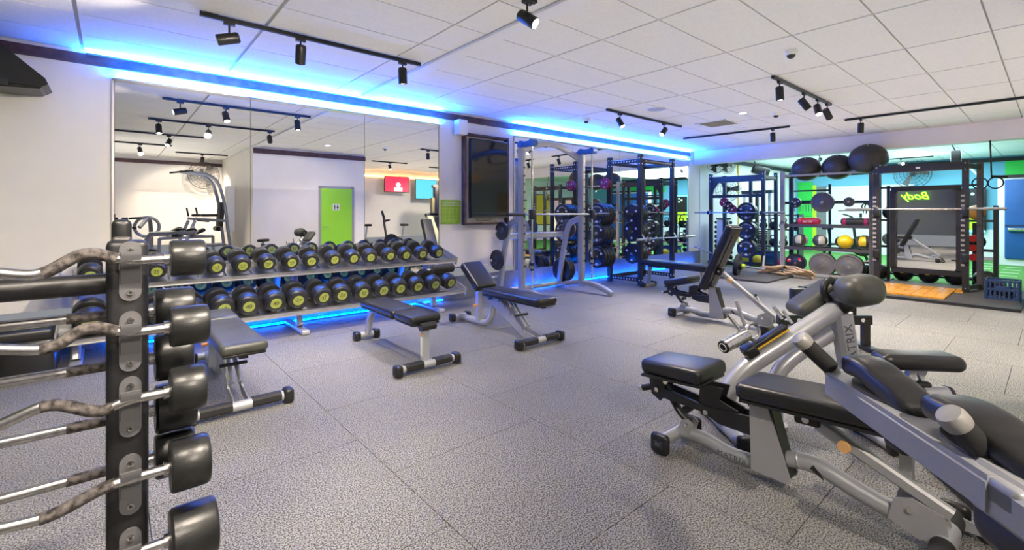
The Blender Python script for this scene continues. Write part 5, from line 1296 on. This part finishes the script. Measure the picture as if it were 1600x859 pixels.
# ------------------------------------------------------------------ things seen only in the mirrors
t = thing('washroom_door', 'lime green washroom door with white sign, seen in the mirror', 'door', (4.69, -.12, 0))
t2 = props(t, None, None)
mk('door_frame', MB().box((-.45, .015, 1.03), (.06, .05, 2.12)).box((.45, .015, 1.03), (.06, .05, 2.12)).box((0, .015, 2.09), (.96, .05, .06)), M['grey_l'], t)
lf = mk('door_leaf', MB().box((0, .012, 1.03), (.84, .04, 2.05)), M['green'], t)
sg = mk('sign', MB().box((-.02, .034, 1.55), (.18, .006, .18)), M['print_w'], t)
mk('figure', MB().cyl((-.06, .038, 1.60), (-.06, .040, 1.60), .016, n=10).box((-.06, .039, 1.55), (.034, .002, .07)).box((-.06, .039, 1.50), (.022, .002, .05)), M['print_b'], t)
mk('figure', MB().cyl((.02, .038, 1.60), (.02, .040, 1.60), .016, n=10).prism([(.005, 1.58), (.035, 1.58), (.055, 1.52), (-.015, 1.52)], 'y', .038, .040).box((.02, .039, 1.50), (.022, .002, .05)), M['print_b'], t)
mk('handle', MB().tube(fil([(-.36, .03, 1.02), (-.36, .08, 1.02), (-.24, .08, 1.02)], .02), .010, 8), M['chrome'], t)
props(mk('wall_switch', MB().rbox((5.35, -.115, 1.25), (.08, .012, .12), .004, n=1), M['white']), 'white wall switch beside the washroom block corner', 'switch')
t = thing('knee_raise_tower', 'silver knee raise and pull up tower in the alcove, seen in the mirror', 'exercise tower', (2.05, -1.55, 0), -PI / 2 - .3)
for s in (-1, 1):
    mk('main_upright', MB().tube(fil([(s * .16, .35, .05), (s * .15, .15, 1.75), (s * .14, -.05, 2.35), (s * .14, -.75, 2.42)], .35, 8), .038, 12), M['silver_t'], t)
    mk('front_leg', MB().tube([(s * .18, -1.0, .05), (s * .17, -.55, 1.20)], .036, 12), M['silver_t'], t)
    mk('arm_beam', MB().tube([(s * .20, -.55, 1.25), (s * .17, .20, 1.18)], .034, 12), M['silver_t'], t)
    mk('arm_pad', MB().rbox((s * .24, -.25, 1.33), (.12, .38, .07), .03, n=3), M['vinyl'], t)
    mk('grip', MB().cyl((s * .24, -.52, 1.30), (s * .24, -.56, 1.52), .02, n=10), M['foam'], t)
    mk('dip_grip', MB().tube([(s * .2, -.72, 2.42), (s * .2, -.95, 2.38)], .022, 8), M['foam'], t)
mk('back_pad', MB().rbox((0, .13, 1.35), (.26, .09, .65), .04, R3('X', -.08), 4), M['vinyl'], t)
mk('cross_brace', MB().tube([(-.2, -.05, .55), (.2, -.05, .55)], .03, 8).tube([(0, -.75, .55), (0, .26, .55)], .03, 8), M['silver_t'], t)
mk('base_frame', MB().tube([(-.35, .38, .05), (.35, .38, .05)], .04, 10).tube([(-.35, -1.0, .05), (.35, -1.0, .05)], .04, 10), M['silver_t'], t)
mk('pull_up_bar', MB().tube([(-.45, -.72, 2.42), (.45, -.72, 2.42)], .02, 8), M['foam'], t)
mk('side_bar', MB().tube([(-.2, -.5, 1.2), (-.75, -.5, 1.18)], .018, 8), M['foam'], t)
t = thing('arm_machine', 'dark seated arm machine with black levers in the alcove, seen in the mirror', 'exercise machine', (.75, -1.7, 0), PI)
mk('frame', MB().tube(fil([(0, .5, .06), (0, .3, .9), (.05, -.05, 1.32), (.25, -.3, 1.05)], .2), .045, 10), S_, t)
mk('loop_arm', MB().torus((.1, -.05, 1.05), (0, 1, .2), .24, .035, 24, 8), S_, t)
mk('lever', MB().tube([(.1, -.1, 1.28), (.45, -.12, 1.26)], .022, 8).tube([(.3, -.1, 1.02), (.7, -.12, 1.12)], .022, 8), M['foam'], t)
mk('seat', MB().rbox((.1, -.2, .5), (.36, .34, .08), .03, n=3), M['vinyl'], t); mk('base', MB().tube([(-.3, .5, .05), (.5, .5, .05)], .04, 8).tube([(.1, .5, .05), (.1, -.6, .05)], .04, 8).tube([(.1, -.2, .05), (.1, -.2, .5)], .035, 8), S_, t)
t = thing('leg_machine', 'low silver leg machine with black pads behind the knee raise tower', 'exercise machine', (1.55, -2.6, 0), PI)
mk('rail', MB().tube([(-.6, 0, .75), (.6, 0, .72)], .045, 10), S_, t); mk('frame', MB().tube([(-.6, 0, .05), (-.6, 0, .75)], .04, 8).tube([(.6, 0, .05), (.6, 0, .72)], .04, 8).tube([(-.6, -.3, .05), (-.6, .3, .05)], .04, 8).tube([(.6, -.3, .05), (.6, .3, .05)], .04, 8), S_, t)
mk('pad', MB().rbox((-.2, 0, .85), (.45, .3, .1), .04, R3('Y', .4), 3), M['vinyl'], t); mk('pad', MB().rbox((.3, 0, .9), (.4, .3, .1), .04, R3('Y', .5), 3), M['vinyl'], t); mk('roller', MB().cyl((-.7, -.25, .95), (-.7, .25, .95), .07, n=16), M['foam'], t)
t = thing('wall_cabinet', 'tall pale grey cabinet on the alcove side wall, seen in the mirror', 'cabinet', (2.55, -2.6, .9)); mk('box', MB().rbox((0, 0, .6), (.18, .5, 1.3), .01, n=1), M['pale'], t); mk('door', MB().box((-.095, 0, .6), (.01, .46, 1.24)), M['white'], t)
# cardio corner
def tv(label, x, w, h, z, ang, pic):
    t = thing('television', label, 'television', (x, YB + .40, z), ang)
    mk('casing', MB().rbox((0, 0, 0), (w, .06, h), .012, n=2), M['plast'], t); mk('screen', MB().box((0, .032, 0), (w - .04, .004, h - .04)), M[pic], t)
    if pic == 'tvpic_r':
        mk('picture', MB().lathe((.05, .036, -.02), (0, 1, 0), [(.10, 0), (.10, .002)], 14).box((.05, .037, -.20), (.34, .002, .16)), M['tvpic_w'], t)
    mk('bracket', MB().box((0, -.16, 0), (.08, .28, .08)), M['black_p'], t)
tv('wall television showing a red programme in the cardio corner', 8.45, 1.0, .62, 2.50, .12, 'tvpic_r')
tv('wall television showing a blue programme behind the cable tower', 9.75, 1.0, .8, 2.35, .0, 'tvpic_c')
def bike(label, x, y):
    t = thing('exercise_bike', label, 'exercise bike', (x, y, 0), .4)
    mk('frame', MB().tube(fil([(-.45, 0, .08), (-.30, 0, .55), (.25, 0, .45), (.5, 0, .08)], .1), .05, 10), M['grey_p'], t)
    mk('mast', MB().tube([(-.32, 0, .5), (-.42, 0, 1.18)], .04, 10), M['grey_p'], t); mk('console', MB().rbox((-.44, 0, 1.32), (.08, .34, .30), .02, R3('Y', -.3), 2), M['plast'], t)
    mk('handlebar', MB().tube(fil([(-.40, -.25, 1.12), (-.2, -.28, 1.14), (-.40, 0, 1.06), (-.2, .28, 1.14), (-.4, .25, 1.12)], .05), .018, 8), M['foam'], t)
    mk('seat_post', MB().cyl((.22, 0, .45), (.28, 0, .92), .03, n=10), M['alu'], t); mk('seat', MB().rbox((.30, 0, .96), (.30, .26, .08), .035, n=3), M['vinyl'], t)
    mk('flywheel_cover', MB().cyl((-.15, -.06, .38), (-.15, .06, .38), .26, n=24), M['plast'], t); mk('foot', MB().box((-.45, 0, .04), (.08, .5, .08)).box((.5, 0, .04), (.08, .5, .08)), M['grey_p'], t)
bike('upright exercise bike below the red television', 7.75, -2.7)
bike('upright exercise bike at the washroom block corner', 6.5, -3.0)
t = thing('decline_bench', 'tan padded decline bench left of the cable tower, seen in the mirror', 'bench', (8.80, -1.75, 0), -.3)
tanv = mat('tan_vinyl', (.48, .46, .32), .5)
mk('back_pad', MB().rbox((0, 0, .72), (.30, .10, 1.25), .04, R3('X', .45), 4), tanv, t); mk('head_rest', MB().rbox((0, -.30, 1.30), (.32, .12, .16), .05, R3('X', .45), 4), M['vinyl'], t); mk('frame', MB().tube([(0, -.45, .05), (0, -.35, 1.15)], .04, 8).tube([(0, -.5, .05), (0, .55, .05)], .04, 8).tube([(-.3, -.5, .05), (.3, -.5, .05)], .04, 8), M['grey_p'], t)
t = thing('cable_tower', 'tall black cable tower near the amber lit wall', 'cable machine', (9.35, -2.4, 0), .2)
mk('shroud', MB().rbox((0, 0, 1.2), (.36, .26, 2.3), .03, n=2), M['plast'], t); mk('header', MB().rbox((.15, 0, 2.38), (.8, .18, .12), .03, n=2), M['grey_p'], t); mk('guide', MB().cyl((.3, .1, .1), (.3, .1, 2.35), .02, n=10).cyl((.45, .1, .1), (.45, .1, 2.35), .02, n=10), M['chrome'], t); mk('base', MB().box((.15, 0, .05), (.9, .5, .1)), M['grey_p'], t); mk('side_panel', MB().box((-.24, 0, 1.0), (.10, .25, 1.9)), mat('olive_panel', (.2, .17, .08), .5), t)
mk('pull_arm', MB().tube(fil([(.3, .12, 1.3), (-.2, .4, 1.25), (-.3, .5, 1.25)], .05), .02, 8), M['foam'], t)
# orange lit poster wall and green storage seen in the far mirror
for k, (x, c, z0, z1, lab) in enumerate(((14.0, 'orange', 1.1, 2.3, 'orange poster panel on the opposite turf zone wall'), (15.2, 'lime', .2, 2.0, 'lime poster panel on the opposite turf zone wall'), (16.8, 'yel', .8, 2.3, 'amber poster panel on the opposite turf zone wall'))):
    t = thing('wall_poster', lab, 'poster', (x, YB, 0)); mk('panel', MB().box((0, .02, (z0 + z1) / 2), (.9, .03, z1 - z0)), M[c], t); mk('frame', MB().box((0, .015, z1 + .02), (.96, .03, .04)).box((0, .015, z0 - .02), (.96, .03, .04)), M['black_p'], t)
# neon script on the dark rear wall (reflected in the framed mirror)
t = thing('neon_sign', 'green neon script sign on the dark rear wall, seen reflected', 'neon sign', (X0 + .02, 3.9, 2.1), 0)
o = text('lettering', 'Body', .44, M['neon'], t, (.03, 0, 0), (PI / 2, 0, PI / 2), ext=.012, font_shear=.35)
mk('backing_bar', MB().box((.01, 0, -.2), (.012, .95, .02)), M['black_p'], t)
